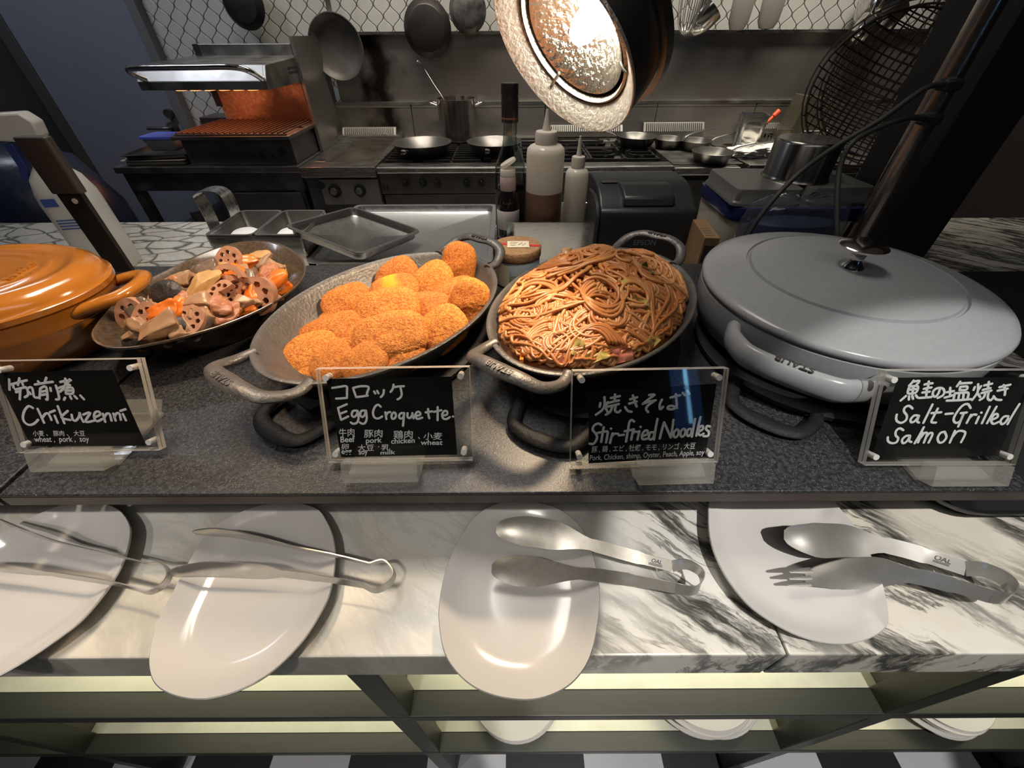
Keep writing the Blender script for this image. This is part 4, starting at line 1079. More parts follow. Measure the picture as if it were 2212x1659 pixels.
make_sign('clear acrylic sign with a black card handwritten Salt-Grilled Salmon, rightmost of the four', (1869, 1006), (2194, 1005), .06, (1830, 780, 5.183),
 [(565, 185), (2040, 180), (1690, 1060), (270, 1078)],
 '740,218 715,250 690,275; 738,230 805,222 770,268; 695,285 680,322 682,362 765,352 788,282 695,285; 742,278 728,355; 690,320 780,312; 655,390 595,442; 690,392 688,430; 725,388 735,422; 765,382 785,408; 862,262 905,252 952,248; 910,228 900,302; 855,310 895,302 940,295; 838,352 920,342; 890,300 880,408; 800,412 870,408 938,402;'
 '1035,308 1018,360 985,398 955,378 965,330 1010,302 1065,305 1085,345 1065,385 1010,412; 1150,298 1148,390; 1112,348 1190,335; 1088,408 1140,395 1190,378; 1262,230 1225,282; 1250,252 1320,246 1388,243; 1262,290 1255,325; 1262,288 1338,284 1330,320 1258,325; 1202,362 1188,420; 1202,360 1280,355 1352,355 1345,412; 1252,362 1242,418; 1300,360 1295,418; 1110,442 1240,438 1380,425;'
 '1425,290 1412,322; 1495,280 1470,315; 1462,258 1455,350 1395,435; 1462,368 1485,402; 1530,272 1575,262 1618,252; 1582,232 1570,312; 1515,322 1600,302; 1498,358 1555,345 1610,330; 1545,350 1525,405 1480,435; 1582,340 1570,415 1600,438 1630,412; 1700,292 1760,278 1822,264; 1680,332 1735,320 1792,308; 1748,268 1765,320 1760,380; 1635,392 1665,428 1722,435;'
 '728,530 690,500 645,518 632,560 665,610 655,660 605,690 558,675 545,640 552,598; 800,612 750,608 708,650 715,685 755,670 798,618; 798,618 780,670 800,688; 952,485 900,590 850,690; 1012,530 970,610 940,680 990,688; 940,582 1050,572; 1098,592 1178,585;'
 '1378,525 1345,480 1285,500 1220,580 1188,650 1210,690 1262,670 1300,590; 1268,582 1335,575; 1292,605 1240,732; 1382,600 1335,692; 1368,635 1405,600 1442,600; 1470,622 1438,695; 1497,575 1500,578; 1592,510 1545,610 1505,695; 1668,510 1610,610 1562,695; 1622,655 1680,625 1675,592 1640,602 1608,660 1632,702 1692,680; 1800,618 1755,620 1715,665 1725,705 1762,690 1798,640; 1925,480 1850,600 1792,705;'
 '625,772 585,752 545,780 540,830 568,862 548,908 495,918 455,895 452,852; 700,835 655,838 612,880 622,918 662,900 702,840; 702,840 690,890 715,905; 855,740 800,840 752,920; 842,800 790,910; 822,855 862,805 892,812 855,912; 880,850 922,805 952,818 908,912; 1088,790 1040,805 1010,860 1025,908 1068,905 1108,850 1088,790; 1202,780 1145,912; 1178,845 1235,785 1300,785 1318,815 1272,908',
 36, [])
# ------------------------------------------------------------------ the lit heat lamp
q = LAMP_N.to_track_quat('-Z', 'Y').to_matrix()     # local -Z = direction the lamp faces
hl = thing('heat_lamp', 'lit adjustable heat lamp with a wide ring hanging over the noodle dish', 'lamp', LAMP_C)
hl.rotation_euler = q.to_euler()
ring_m = mat('lamp_ring', (.66, .64, .60), .38, .7, color2=(.50, .47, .43), noise_scale=140, bump=.5, bump_scale=260)
R_ = .0825
obj('outer_ring', MB().lathe([(.0640, .0170), (.0646, .0150), (.0816, .0), (R_, .0005), (R_, .003), (.066, .0195), (.0640, .0170)], 72), ring_m, hl)
obj('inner_ring', MB().lathe([(.0632, .020), (.0630, .0165), (.0605, .0150), (.0590, .019), (.0580, .026), (.0600, .029), (.0632, .026), (.0632, .020)], 72), ring_m, hl)
obj('housing', MB().lathe([(.0665, .0197), (.0815, .0045), (.0805, .0340), (.0765, .058), (.060, .074), (.020, .080), (.001, .080), (.001, .076), (.056, .070), (.073, .056), (.0765, .034), (.0765, .024), (.0665, .0215)], 64), mat('lamp_housing', (.035, .030, .027), .4, .3), hl)
obj('rear_collar', MB().lathe([(.0812, .040), (.0860, .040), (.0860, .050), (.0812, .050), (.0812, .040)], 64), steel_dull, hl)
bulb = obj('reflector_bulb', MB().lathe([(.0540, .0215), (.0548, .0195), (.0525, .0205), (.045, .028), (.033, .039), (.022, .046), (.013, .049)], 64), mat('lamp_reflector', (.95, .90, .80), .22, 1, .12, 90, bump=.8, bump_scale=170), hl)
obj('filament', MB().lathe([(.001, .020), (.008, .022), (.012, .030), (.0135, .046), (.010, .052), (.001, .053)], 32), mat('lamp_glow', (1, .9, .75), .5, emit=(1, .88, .70), estr=200), bulb)
obj('bulb_shell', MB().lathe([(.0552, .0200), (.0554, .022), (.048, .032), (.034, .046), (.020, .058), (.018, .069), (.014, .069), (.014, .056), (.032, .0425), (.046, .0305), (.0552, .0200)], 48), steel_dull, bulb)
for a in (200, 320, 80):
    ca, sa = math.cos(math.radians(a)), math.sin(math.radians(a))
    obj('clip', MB().tube([(ca*.0545, sa*.0545, .0190), (ca*.060, sa*.060, .0145), (ca*.066, sa*.066, .0125)], .0016, 8), steel_dull, hl)
# yoke and stem up to the ceiling rail
ym = MB()
side = q.inverted() @ Vector((0, 0, 1))
stem0 = q.inverted() @ Vector((.03, .02, .13)); stem1 = q.inverted() @ Vector((.05, .05, .75))
ym.tube([Vector((0, 0, .078)), stem0, stem1], .009, 12)
obj('stem', ym, steel_dark, hl)

# ------------------------------------------------------------------ tools and packs on the marble behind the dishes
# black flat post with a rubber sleeve
b = at_y(232, 560, .70)
t = thing('bracket_post', 'upright flat black metal post with a sleeve at the left behind the orange pot', 'post', (-.717, .70, ZM))
obj('post', MB().span((-.020, -.004, 0), (.020, .004, .285)), mat('black_metal', (.030, .026, .023), .45, .3, .25, 60, bump=.15), t, smooth=False, bevel=.001)
obj('sleeve', MB().prism(rounded_rect(.050, .016, .006, 4), .235, .315), mat('sleeve_rubber', (.055, .047, .042), .5), t, bevel=.002)
obj('rivet', MB().cyl((.004, -.0045, .224), (.004, -.0062, .224), .0042, 14), white_pl, t)
# white spray bottle behind it
t = thing('spray_bottle', 'large white spray bottle with blue printing at the left edge', 'bottle', (-.975, .945, ZM), math.radians(12))
rr = rounded_rect(.105, .075, .028, 5)
obj('bottle_body', outline_loft(MB(), rr, [(.001, 0), (.94, 0), (1, .006), (1, .150), (.97, .170), (.80, .200), (.45, .222), (.36, .228), (.36, .242), (.001, .242)]), white_pl, t)
lb_ = MB(); lb_.span((-.032, -.0382, .150), (-.005, -.0376, .166)); obj('label_print', lb_, blue_ink, t, smooth=False)
lb_ = MB()
for k in range(9): lb_.span((.006+k*.0030, -.0382, .062), (.006+k*.0030+(.0021 if k % 3 else .0012), -.0376, .094))
obj('barcode_print', lb_, blue_ink, t, smooth=False)
lb_ = MB()
for k in range(4): lb_.span((-.030, -.0382, .120-k*.006), (.012-.006*(k % 2), -.0376, .1225-k*.006))
obj('fine_print', lb_, blue_ink, t, smooth=False)
obj('collar', MB().lathe([(.001, .238), (.022, .238), (.023, .242), (.023, .262), (.020, .266), (.001, .266)], 24), blue_pl, t)
sh_ = MB(); sh_.prism([(-.085, 0), (-.075, .022), (-.05, .040), (.02, .042), (.035, .026), (.030, 0), (0, -.008)], -.017, .017, lambda p: Vector((p.x, p.z, .274+p.y)))
obj('spray_head', sh_, white_pl, t, bevel=.004)
obj('trigger', MB().prism([(-.046, -.006), (-.030, -.004), (-.034, -.05), (-.050, -.078), (-.058, -.074), (-.048, -.045)], -.009, .009, lambda p: Vector((p.x, p.z, .27+p.y))), blue_pl, t, bevel=.002)
# dark cloth bag further left on the floor side
mb = MB(); n = 40
prof = [(.001, 0), (.9, 0), (1.0, .05), (1.03, .5), (.98, .8), (.75, .98), (.35, 1.03), (.001, 1.04)]
mb.lathe(prof, n, .30, .22)
for i, v in enumerate(mb.v):
    p = Vector(v); mb.v[i] = tuple(p+Vector((noise.noise(p*6), noise.noise(p*6+Vector((9, 0, 0))), 0))*.03*(1 if p.z > .01 else 0))
o = obj('refuse_bag', mb, mat('navy_film', (.012, .02, .045), .35, bump=.6, bump_scale=16), loc=(-1.95, 1.75, 0)); tag(o, 'dark navy refuse bag standing behind the counter at the far left', 'bag')

# steel trays
def tray(name, label, cat, c, w, d, h, rz, m_, rim=.006, r=.014, group=None):
    t = thing(name, label, cat, c, rz, group)
    o1 = rounded_rect(w, d, r, 5)
    k = 1-2*rim/min(w, d)
    obj('tray_body', outline_loft(MB(), o1, [(.001, 0), (k-.02, 0), (k, .003), (k+.004, h-.001), (1.0, h), (1.0, h-.0025), (1.004, h-.002), (1.005, h+.001), (k, h+.0015), (k-.012, .004), (k-.03, .0018), (.001, .0018)]), m_, t)
    return t
unit = thing('counter_unit', 'low dark counter-top unit carrying the big steel tray', 'appliance', (-.235, .985, ZM))
obj('body', MB().span((-.19, -.18, .001), (.19, .18, .045)), blackp, unit, smooth=False, bevel=.004)
obj('top_plate', MB().span((-.195, -.185, .0455), (.195, .185, .050)), steel_dark, unit, smooth=False, bevel=.002)
tray('sheet_tray', 'big scratched steel tray lying under the small square tray', 'tray', (-.235, .985, ZM+.0505), .39, .37, .018, 0, mat('scratched_steel', (.44, .45, .45), .40, 1, .1, 30, stretch=(3, 20, 3), rvar=.08), .010, .016)
sq = [at_z(620, 492, 1.050), at_z(765, 447, 1.030), at_z(912, 489, 1.006), at_z(762, 560, 1.026)]
c_ = sum((p for p in sq), Vector())/4
ex_ = (sq[2]-sq[1]+sq[3]-sq[0]); ex_.normalize(); ey_ = sq[1]-sq[0]+sq[2]-sq[3]; ey_ = (ey_-ex_*ey_.dot(ex_)).normalized(); ez_ = ex_.cross(ey_)
if ez_.z < 0: ez_ = -ez_; ey_ = -ey_
sw = (sq[0]-sq[2]).length/math.sqrt(2)
t = tray('square_tray', 'small square steel tray set cornerwise across the pan holder and the big tray', 'tray', c_-ez_*.017, sw, sw, .017, 0, mat('stained_steel', (.36, .35, .335), .34, 1, .1, 120, rvar=.03), .006, .018)
t.rotation_euler = Matrix((ex_, ey_, ez_)).transposed().to_euler()
# two inset pans in a steel holder
HX, HY = -.534, .905
t = thing('pan_holder', 'steel holder box at the back left of the counter', 'container', (HX, HY, ZM))
obj('holder_body', outline_loft(MB(), rounded_rect(.200, .155, .008, 3), [(.001, 0), (.96, 0), (.97, .002), (1, .112), (1, .114), (.965, .114), (.95, .01), (.001, .008)]), steel, t)
for s, lb in ((-.0505, 'shallow steel inset pan at the left of the holder box, something white in it'), (.0505, 'shallow steel inset pan at the right of the holder box, something white in it')):
    p_ = thing('inset_pan', lb, 'pan', (HX+s, HY, ZM+.0735), 0, 'inset pans in the holder box')
    obj('pan_body', outline_loft(MB(), rounded_rect(.100, .155, .012, 4), [(.001, 0), (.84, 0), (.88, .004), (.94, .040), (1, .0412), (1, .0432), (.93, .0432), (.86, .006), (.82, .0018), (.001, .0018)]), steel_dull, p_)
    sh2 = MB().lathe([(.001, 0), (.034, 0), (.036, .002), (.034, .012), (.030, .024), (.022, .030), (.001, .031)], 28)
    o = obj('paper_cup', sh2, mat('white_paper', (.80, .80, .80), .6), loc=(HX+s+.002, HY-.022, ZM+.0757)); tag(o, 'white paper cup upside down in the '+('left' if s < 0 else 'right')+' inset pan', 'cup')
# bent steel band (scoop handle) behind the pans
YB = 1.03
O_ = Vector((at_y(475, 480, YB).x, YB, ZM))
t = thing('steel_scoop', 'scoop with a broad bent steel band handle rising behind the inset pans', 'scoop', O_)
pth = [at_y(px, py, YB)-O_ for px, py in ((468, 500), (455, 470), (440, 440), (428, 420), (437, 411), (462, 408), (482, 414), (496, 432), (506, 455), (515, 490))]
pth = smooth_path(pth, 5)
mb = MB(); rs = []
for i in range(len(pth)):
    tg = (pth[min(i+1, len(pth)-1)]-pth[max(i-1, 0)]).normalized(); nn = tg.cross(Vector((0, 1, 0))).normalized()
    rs.append([pth[i]+Vector((0, a_, 0))+nn*b_ for a_, b_ in ((-.022, -.0008), (.022, -.0008), (.022, .0008), (-.022, .0008))])
obj('band', mb.rings(rs), steel, t)
mb = MB(); mb.lathe([(.001, 0), (.03, 0), (.045, .03), (.046, .05), (.044, .05), (.029, .003), (.001, .002)], 32, c=(.02, .02, .001))
obj('scoop_bowl', mb, steel, t)
# steel caddy with bottles
BX = (.093, .945)
t = thing('bottle_caddy', 'rectangular stainless box holding four bottles behind the jar', 'container', (BX[0], BX[1], ZM))
bw, bd, bh = .215, .130, .120
obj('box', outline_loft(MB(), rounded_rect(bw, bd, .028, 5), [(.001, 0), (.96, 0), (.99, .004), (1, bh-.002), (1.008, bh), (1.008, bh+.002), (.99, bh+.001), (.98, .004), (.001, .003)]), steel, t)
zb = ZM+.0035
def bottle_at(px, y): return at_y(px, 480, y).x
# big squeeze bottle, half full of brown sauce
def squeeze(label, px, y, r, h, nh, fill, tip):
    x = bottle_at(px, y); t = thing('squeeze_bottle', label, 'bottle', (x, y, zb), 0, 'squeeze bottles in the steel box')
    obj('bottle_body', MB().lathe([(.001, 0), (r*.94, 0), (r, .004), (r, h-.016), (r*.96, h-.007), (r*.82, h-.002), (r*.60, h+.001), (r*.001+.001, h+.0015)], 40), 'milky_plastic', t)
    if fill:
        obj('sauce', MB().lathe([(.001, .0015), (r*.94, .0015), (r+.0004, .006), (r+.0004, fill-.006), (r+.0003, fill+.002), (.001, fill+.0025)], 36), mat('brown_sauce', (.13, .062, .042), .35, color2=(.20, .11, .075), noise_scale=30), t)
    cp = obj('cap', MB().lathe([(.001, h+.0022), (r*.58, h+.0022), (r*.58, h+.019), (r*.54, h+.0225), (r*.30, h+.024), (.001, h+.024)], 36), mat('cap_plastic', (.46, .42, .36), .4), t)
    obj('nozzle', MB().lathe([(.001, h+.0235), (r*.24, h+.0235), (r*.20, h+.030), (.0022, h+.024+nh), (.001, h+.024+nh)], 20), mat('cap_plastic', (0, 0, 0)), cp)
squeeze('large milky squeeze bottle half full of brown sauce, tallest nozzle in the steel box', 1172, .925, .0388, .256, .034, .168, 0)
squeeze('smaller cloudy squeeze bottle at the right in the steel box', 1237, .955, .0250, .205, .036, 0, 0)
# tall clear spirit bottle with a black capsule
x = bottle_at(1103, .975)
t = thing('glass_bottle', 'tall clear glass bottle with a long black capsule in the steel box', 'bottle', (x, .975, zb))
obj('glass', MB().lathe([(.001, 0), (.032, 0), (.034, .004), (.034, .190), (.032, .208), (.024, .229), (.0165, .245), (.0148, .257), (.0142, .305), (.0160, .307), (.0160, .3155), (.001, .3155)], 36), 'clear_glass', t)
obj('capsule', MB().lathe([(.001, 0.3515), (.0165, 0.3515), (.0172, 0.3490), (.0172, 0.3340), (.0166, 0.3320), (.0166, 0.3295), (.0172, 0.3280), (.0172, 0.2880), (.0160, 0.2860), (.0160, 0.3155), (.001, 0.3155)], 32), mat('capsule_black', (.016, .013, .013), .35), t)
obj('capsule_band', MB().lathe([(.0173, 0.2925), (.0176, 0.2930), (.0176, 0.2950), (.0173, 0.2955)], 32), mat('copper_band', (.30, .12, .06), .35, .6), t)
obj('label', MB().lathe([(.0343, .07), (.0346, 0.0710), (.0346, 0.1600), (.0343, 0.1610)], 36), mat('black_label', (.02, .02, .02), .5), t)
obj('content', MB().lathe([(.001, 0.0030), (.031, 0.0030), (.0325, 0.0060), (.0325, .12), (.001, 0.1210)], 32), mat('dark_liquid', (.02, .014, .012), .15), t)
# small soy-sauce bottle with a flip cap
x = bottle_at(1098, .918)
t = thing('sauce_bottle', 'small dark sauce bottle with a clear flip cap at the left in the steel box', 'bottle', (x, .918, zb))
obj('glass', MB().lathe([(.001, 0), (.0225, 0), (.024, .003), (.024, .140), (.0215, .158), (.0165, .170), (.0150, .178), (.0150, .2005), (.001, .2005)], 32), mat('dark_bottle_glass', (.012, .008, .008), .08, coat=.5), t)
obj('body_label', MB().lathe([(.0242, .095), (.0246, .096), (.0246, .134), (.0242, .135)], 32), mat('pale_label', (.62, .55, .52), .6), t)
obj('neck_label', MB().lathe([(.0162, .173), (.0166, .174), (.0166, .199), (.0162, .200)], 32), mat('pink_label', (.55, .40, .38), .6), t)
cp = obj('flip_cap', MB().lathe([(.001, .2006), (.0160, .2006), (.0160, .212), (.0145, .214), (.001, .214)], 28), 'milky_plastic', t)
obj('cap_lid', MB().lathe([(.001, 0), (.0165, 0), (.0175, .003), (.0165, .006), (.001, .007)], 28, c=(.002, .004, .221), rot=Matrix.Rotation(math.radians(-28), 3, 'Y')), 'milky_plastic', cp)
# salt tub with cork lid
jp = at_z(1115, 598, ZS)
t = thing('salt_tub', 'round tub with a cork lid and a red sticker between the croquettes and the noodles', 'jar', (jp.x+.001, .655, ZS+.0005), math.radians(-8))
obj('tub', MB().lathe([(.001, 0), (.036, 0), (.0385, .003), (.0385, .045), (.0375, .047), (.001, .047)], 48), mat('tub_card', (.40, .46, .50), .5), t)
def arc_label(r, z0, z1, a0, a1, n=14):
    mb = MB(); vs = []
    for i in range(n+1):
        a = math.radians(a0+(a1-a0)*i/n)
        for rr_, z in ((r, z0), (r, z1), (r+.0005, z1), (r+.0005, z0)): vs.append((rr_*math.cos(a), rr_*math.sin(a), z))
    fs = []
    for i in range(n):
        for j in range(4): fs.append((i*4+j, i*4+(j+1) % 4, i*4+4+(j+1) % 4, i*4+4+j))
    fs += [(3, 2, 1, 0), tuple(n*4+k for k in range(4))]
    return mb.add(vs, fs)
obj('side_label', arc_label(.0386, .004, .042, 185, 258), paper, t, label='cream side label')
obj('photo_label', arc_label(.0386, .004, .026, 262, 340), mat('photo_label', (.20, .30, .36), .5, color2=(.45, .36, .22), noise_scale=40), t)
ck = obj('cork_lid', MB().lathe([(.001, .0472), (.0395, .0472), (.0405, .049), (.0405, .061), (.039, .063), (.001, .063)], 48), cork, t)
obj('red_sticker_band', MB().span((-.0385, -.0035, .0631), (.0385, .0035, .0636)), red_tape, ck, smooth=False)
rt = Matrix.Rotation(math.radians(8), 3, 'Z')
sk = obj('sticker', MB().box((.002, 0, .0640), (.036, .026, .0007), rt), paper, ck, smooth=False)
mb = MB()
for k in range(3): mb.box((-.006, .006-.006*k, .06445), (.012-.002*k, .0013, .0002), rt)
mb.tube([(.003, -.004, .0645), (.008, .006, .0645), (.010, -.005, .0645), (.014, .004, .0645)], .0005, 5)
obj('sticker_print', mb, print_ink, sk, smooth=False)
# receipt printer
fl_ = at_y(1292, 500, .84).x; fr_ = at_y(1496, 500, .84).x
pw = fr_-fl_; pc = (fl_+fr_)/2
t = thing('receipt_printer', 'black receipt printer with a rounded cover behind the noodle dish', 'printer', (pc, .95, ZM))
prof = [(-.110, .001), (-.112, .06), (-.112, .148), (-.108, .158), (-.085, .163), (-.075, .172), (-.040, .185), (.0, .190), (.06, .188), (.10, .175), (.112, .15), (.112, .001)]
obj('case', MB().prism(prof, -pw/2, pw/2, lambda p: Vector((p.z, p.x, p.y))), blackp, t, bevel=.005, seg=3)
obj('cover_hump', MB().prism([(-.100, .160), (-.094, .178), (-.060, .190), (-.03, .191), (-.02, .182), (-.04, .165)], -.052, .052, lambda p: Vector((p.z, p.x, p.y))), blackp, t, bevel=.004)
obj('side_cheek', MB().prism([(-.116, .001), (-.116, .145), (-.100, .165), (-.06, .175), (.0, .17), (.0, .001)], -pw/2-.010, -pw/2-.0005, lambda p: Vector((p.z, p.x, p.y))), blackp, t, bevel=.003)
obj('button', MB().span((-pw/2+.012, -.030, .1862), (-pw/2+.045, -.016, .1895)), mat('button_black', (.004, .004, .005), .3), t, bevel=.001)
vs, fs = text_mesh('EPSON', .016, 0, .01); mw = max(v.x for v in vs)
ep = at_y(1392, 523, .838)
obj('lettering', MB().add([Vector((ep.x-pc+v.x-mw/2, -.1127, ep.z-ZM+v.y-.006)) for v in vs], fs), mat('grey_print', (.17, .17, .18), .5), t, smooth=False)
# cardboard box beside it
c0 = at_y(1508, 520, .80)
t = thing('cardboard_box', 'small upright brown cardboard box squeezed beside the printer', 'box', (c0.x+.004, .80, ZM), math.radians(-6))
kraft = mat('kraft_board', (.20, .115, .05), .8, noise_amt=.15, noise_scale=20)
obj('box_body', MB().span((-.014, -.060, .001), (.014, .042, .140)), kraft, t, smooth=False, bevel=.001)
obj('front_label', MB().span((-.010, -.0608, .02), (.008, -.0602, .125)), mat('dark_label', (.03, .025, .022), .6), t, smooth=False)
mb = MB()
for k in range(4): mb.span((-.010, -.05+k*.012, .1402), (.005, -.046+k*.012, .1405))
obj('top_print', mb, print_ink, t, smooth=False)
# storage bin with blue rim, grey lids on top
t = thing('storage_bin', 'cloudy plastic storage bin with a dark blue rim right of the printer', 'container', (.588, .945, ZM))
obj('bin_body', outline_loft(MB(), rounded_rect(.265, .20, .03, 5), [(.001, .001), (.90, .001), (.93, .006), (1, .135), (.98, .135), (.91, .01), (.001, .006)]), 'milky_plastic', t)
obj('rim', outline_loft(MB(), rounded_rect(.265, .20, .03, 5), [(.985, .134), (1.03, .133), (1.04, .138), (1.035, .158), (.985, .160), (.975, .150), (.985, .134)]), mat('navy_plastic', (.015, .02, .085), .2), t)
greyl = mat('grey_lid_plastic', (.10, .098, .094), .35)
for i, (x, y, rz, lb) in enumerate(((.520, .935, -2, 'flat dark grey plastic lid at the left on the storage bin'), (.665, .945, 3, 'flat dark grey plastic lid on the storage bin, under the steel pot'))):
    o_ = rounded_rect(.140, .175, .014, 4)
    o = obj('plastic_lid', outline_loft(MB(), o_, [(.001, 0), (1.0, 0), (1.0, .006), (.96, .009), (.955, .028), (.94, .031), (.001, .031)]), greyl, loc=(x, y, ZM+.1610)); o.rotation_euler.z = math.radians(rz)
    tag(o, lb, 'tray', 'grey lids on the storage bin')
# clear bag round a blue pack
mb = MB().lathe([(.001, 0), (.9, 0), (1, .02), (1, .08), (.99, .15), (.9, .185), (.6, .195), (.001, .190)], 64, .102, .046)
for i, v in enumerate(mb.v):
    p = Vector(v); k = noise.noise(p*38)*.006+noise.noise(p*95)*.003
    mb.v[i] = tuple(p*(1)+p.normalized()*k if p.z > .004 else p)
bp = at_z(1750, 560, ZM+.02)
t = thing('wrapped_pack', 'dark blue pack in a crumpled clear plastic bag behind the lidded grey pot', 'bag', (.548, .795, ZM))
obj('film', mb, 'clear_film', t)
mb2 = MB().lathe([(.001, .002), (.86, .002), (.90, .012), (.90, .13), (.84, .150), (.001, .152)], 40, .096, .042)
obj('pack', mb2, mat('blue_pack', (.012, .022, .06), .35, color2=(.03, .035, .05), noise_scale=25), t)
# steel pot turned over on the lids
pp = at_y(1755, 365, .93)
t = thing('steel_pot', 'upturned cylindrical steel pot standing on the grey lids at the right', 'pot', (pp.x-.022, .945, ZM+.1925))
obj('pot_wall', MB().lathe([(.064, 0), (.066, 0), (.062, .006), (.062, .066), (.058, .071), (.001, .072), (.001, .069), (.056, .068), (.060, .064), (.060, .006), (.064, 0)], 56), mat('streaky_steel', (.22, .21, .20), .25, 1, .35, 6, stretch=(14, 14, .4), rvar=.08), t)
# wire rack behind
t = thing('wire_rack', 'dark wire cooling rack lying behind the steel pole at the right', 'rack', (.865, 1.115, ZM))
mb = MB()
for k in range(16): mb.tube([(-.12, -.12+k*.016, .10), (.12, -.12+k*.016, .10)], .0016, 6)
obj('bars', mb, steel_dull, t)
mb = MB()
for y in (-.125, .125): mb.tube([(-.125, y, .10), (.125, y, .10)], .003, 6)
for x in (-.125, .125): mb.tube([(x, -.125, .10), (x, .125, .10)], .003, 6)
for x in (-.11, .11):
    for y in (-.12, .12): mb.tube([(x, y, .001), (x, y, .10)], .003, 6)
obj('rack_frame', mb, steel_dull, t)
t = thing('shade_standin', 'added dark block in place of shaded marble at the right edge', 'counter', (1.25, .68, ZM))  # added dark block, stands in for the shade on the marble here
obj('shade_block', MB().span((-.365, -.30, .0005), (.365, .115, .045)), mat('marble_shade_dark', (.022, .020, .018), .5, noise_amt=.3, noise_scale=60), t, smooth=False, bevel=.003)
# steel pole and dark pillar
t = thing('steel_pole', 'shiny steel pole rising from the counter at the right', 'pole', (.697, .80, ZM))
obj('tube', MB().cyl((0, 0, .06), (0, 0, 1.83), .0175, 32), mat('bronzed_steel', (.50, .43, .37), .28, 1, .1, 5, stretch=(8, 8, .5), rvar=.06), t)
obj('base_cone', MB().lathe([(.001, 0), (.040, 0), (.038, .01), (.030, .06), (.0235, .095), (.0178, .10), (.001, .10)], 32), blackp, t)
struct('wall_pillar', MB().span((.748, .80, ZM+.0005), (.857, .95, 2.75)), mat('pillar_black', (.010, .009, .011), .5), smooth=False)
t = thing('lamp_pole', 'thin steel pole with a black collar further back at the right', 'pole', (1.205, 1.5, 0))
obj('tube', MB().cyl((0, 0, 0), (0, 0, 2.75), .020, 24), steel_dull, t)
cz_ = at_y(1968, 25, 1.5).z
obj('collar', MB().cyl((0, 0, cz_-.02), (0, 0, cz_+.02), .028, 24), blackp, t)
# two round wire baskets hanging on hooks
def wire_basket(label, px, py, y, r, lean, yaw):
    c = at_y(px, py, y); t = thing('wire_basket', label, 'basket', c); t.rotation_euler = (math.radians(lean), math.radians(yaw), math.radians(-28))
    ir = mat('rusty_wire', (.085, .068, .055), .42, .85, .3, 60)
    dep = lambda q: -.055*max(0, 1-q*q)**.9
    mb = MB()
    for axis in (0, 1):
        for k in range(-8, 9):
            o_ = k/9; L_ = math.sqrt(1-o_*o_); pts = []
            for j in range(13):
                s_ = -L_+2*L_*j/12; q_ = math.sqrt(o_*o_+s_*s_)
                p = (o_*r, s_*r, dep(q_)*1 if True else 0) if axis == 0 else (s_*r, o_*r, dep(q_)+.002)
                pts.append(p)
            mb.tube(pts, .0015, 6)
    obj('wire_mesh', mb, ir, t)
    circ = lambda rr, z: [(rr*math.cos(2*PI*i/40), rr*math.sin(2*PI*i/40), z) for i in range(40)]
    obj('rim_wire', MB().tube(circ(r, 0), .0024, 8, closed=True), ir, t)
    mb = MB(); mb.tube(circ(r*1.07, .012), .0018, 6, closed=True)
    for i in range(0, 40, 4): a = 2*PI*i/40; mb.tube([(r*math.cos(a), r*math.sin(a), 0), (r*1.07*math.cos(a), r*1.07*math.sin(a), .012)], .0013, 5)
    obj('collar_wires', mb, ir, t)
    obj('hanging_loop', MB().tube(smooth_path([(-.02, r, 0), (-.022, r+.05, .0), (0, r+.075, 0), (.022, r+.05, 0), (.02, r, 0)], 5), .0022, 6), ir, t)
wire_basket('round wire basket hanging at the right, the nearer of the pair', 1912, 200, 1.10, .145, 76, 16)
wire_basket('round wire basket hanging at the right, the further of the pair', 1940, 185, 1.20, .150, 76, 16)
# black cables
def cable(label, pts, r=.005):
    P = [at_y(px, py, y) for px, py, y in pts]; base = P[-1].copy()
    o = obj('cable', MB().tube([p-base for p in smooth_path(P, 6)], r, 8), rubber, loc=base); tag(o, label, 'cable', 'black cables by the steel pole')
cable('black cable from high on the steel pole sweeping left down behind the lidded pot', [(2052, 185, .772), (2000, 190, .765), (1900, 260, .76), (1800, 320, .77), (1720, 380, .75), (1655, 450, .735), (1615, 510, .73), (1600, 545, .73)], .0042)
cable('black cable from the lower tie on the pole bending straight down to the grey lid', [(2012, 258, .772), (1960, 255, .76), (1890, 280, .75), (1840, 310, .74), (1815, 360, .73), (1808, 430, .70), (1808, 500, .67), (1812, 545, .655)], .0042)
for px, py, lb in ((2052, 183, 'black cable tie block high on the steel pole'), (2008, 258, 'black cable tie block lower on the steel pole')):
    p = at_y(px, py, .776); o = obj('cable_clip', MB().box((0, 0, 0), (.030, .020, .016)), blackp, loc=p, bevel=.004); tag(o, lb, 'clip')
# ------------------------------------------------------------------ cookline along the back wall
ZR = .87; YR = 2.13
iron_g = mat('grate_iron', (.018, .017, .017), .45, .2, .3, 40)
front_m = mat('range_front', (.135, .125, .115), .38, .7, .2, 12, rvar=.08)
inside = mat('dark_inside', (.012, .012, .012), .7)
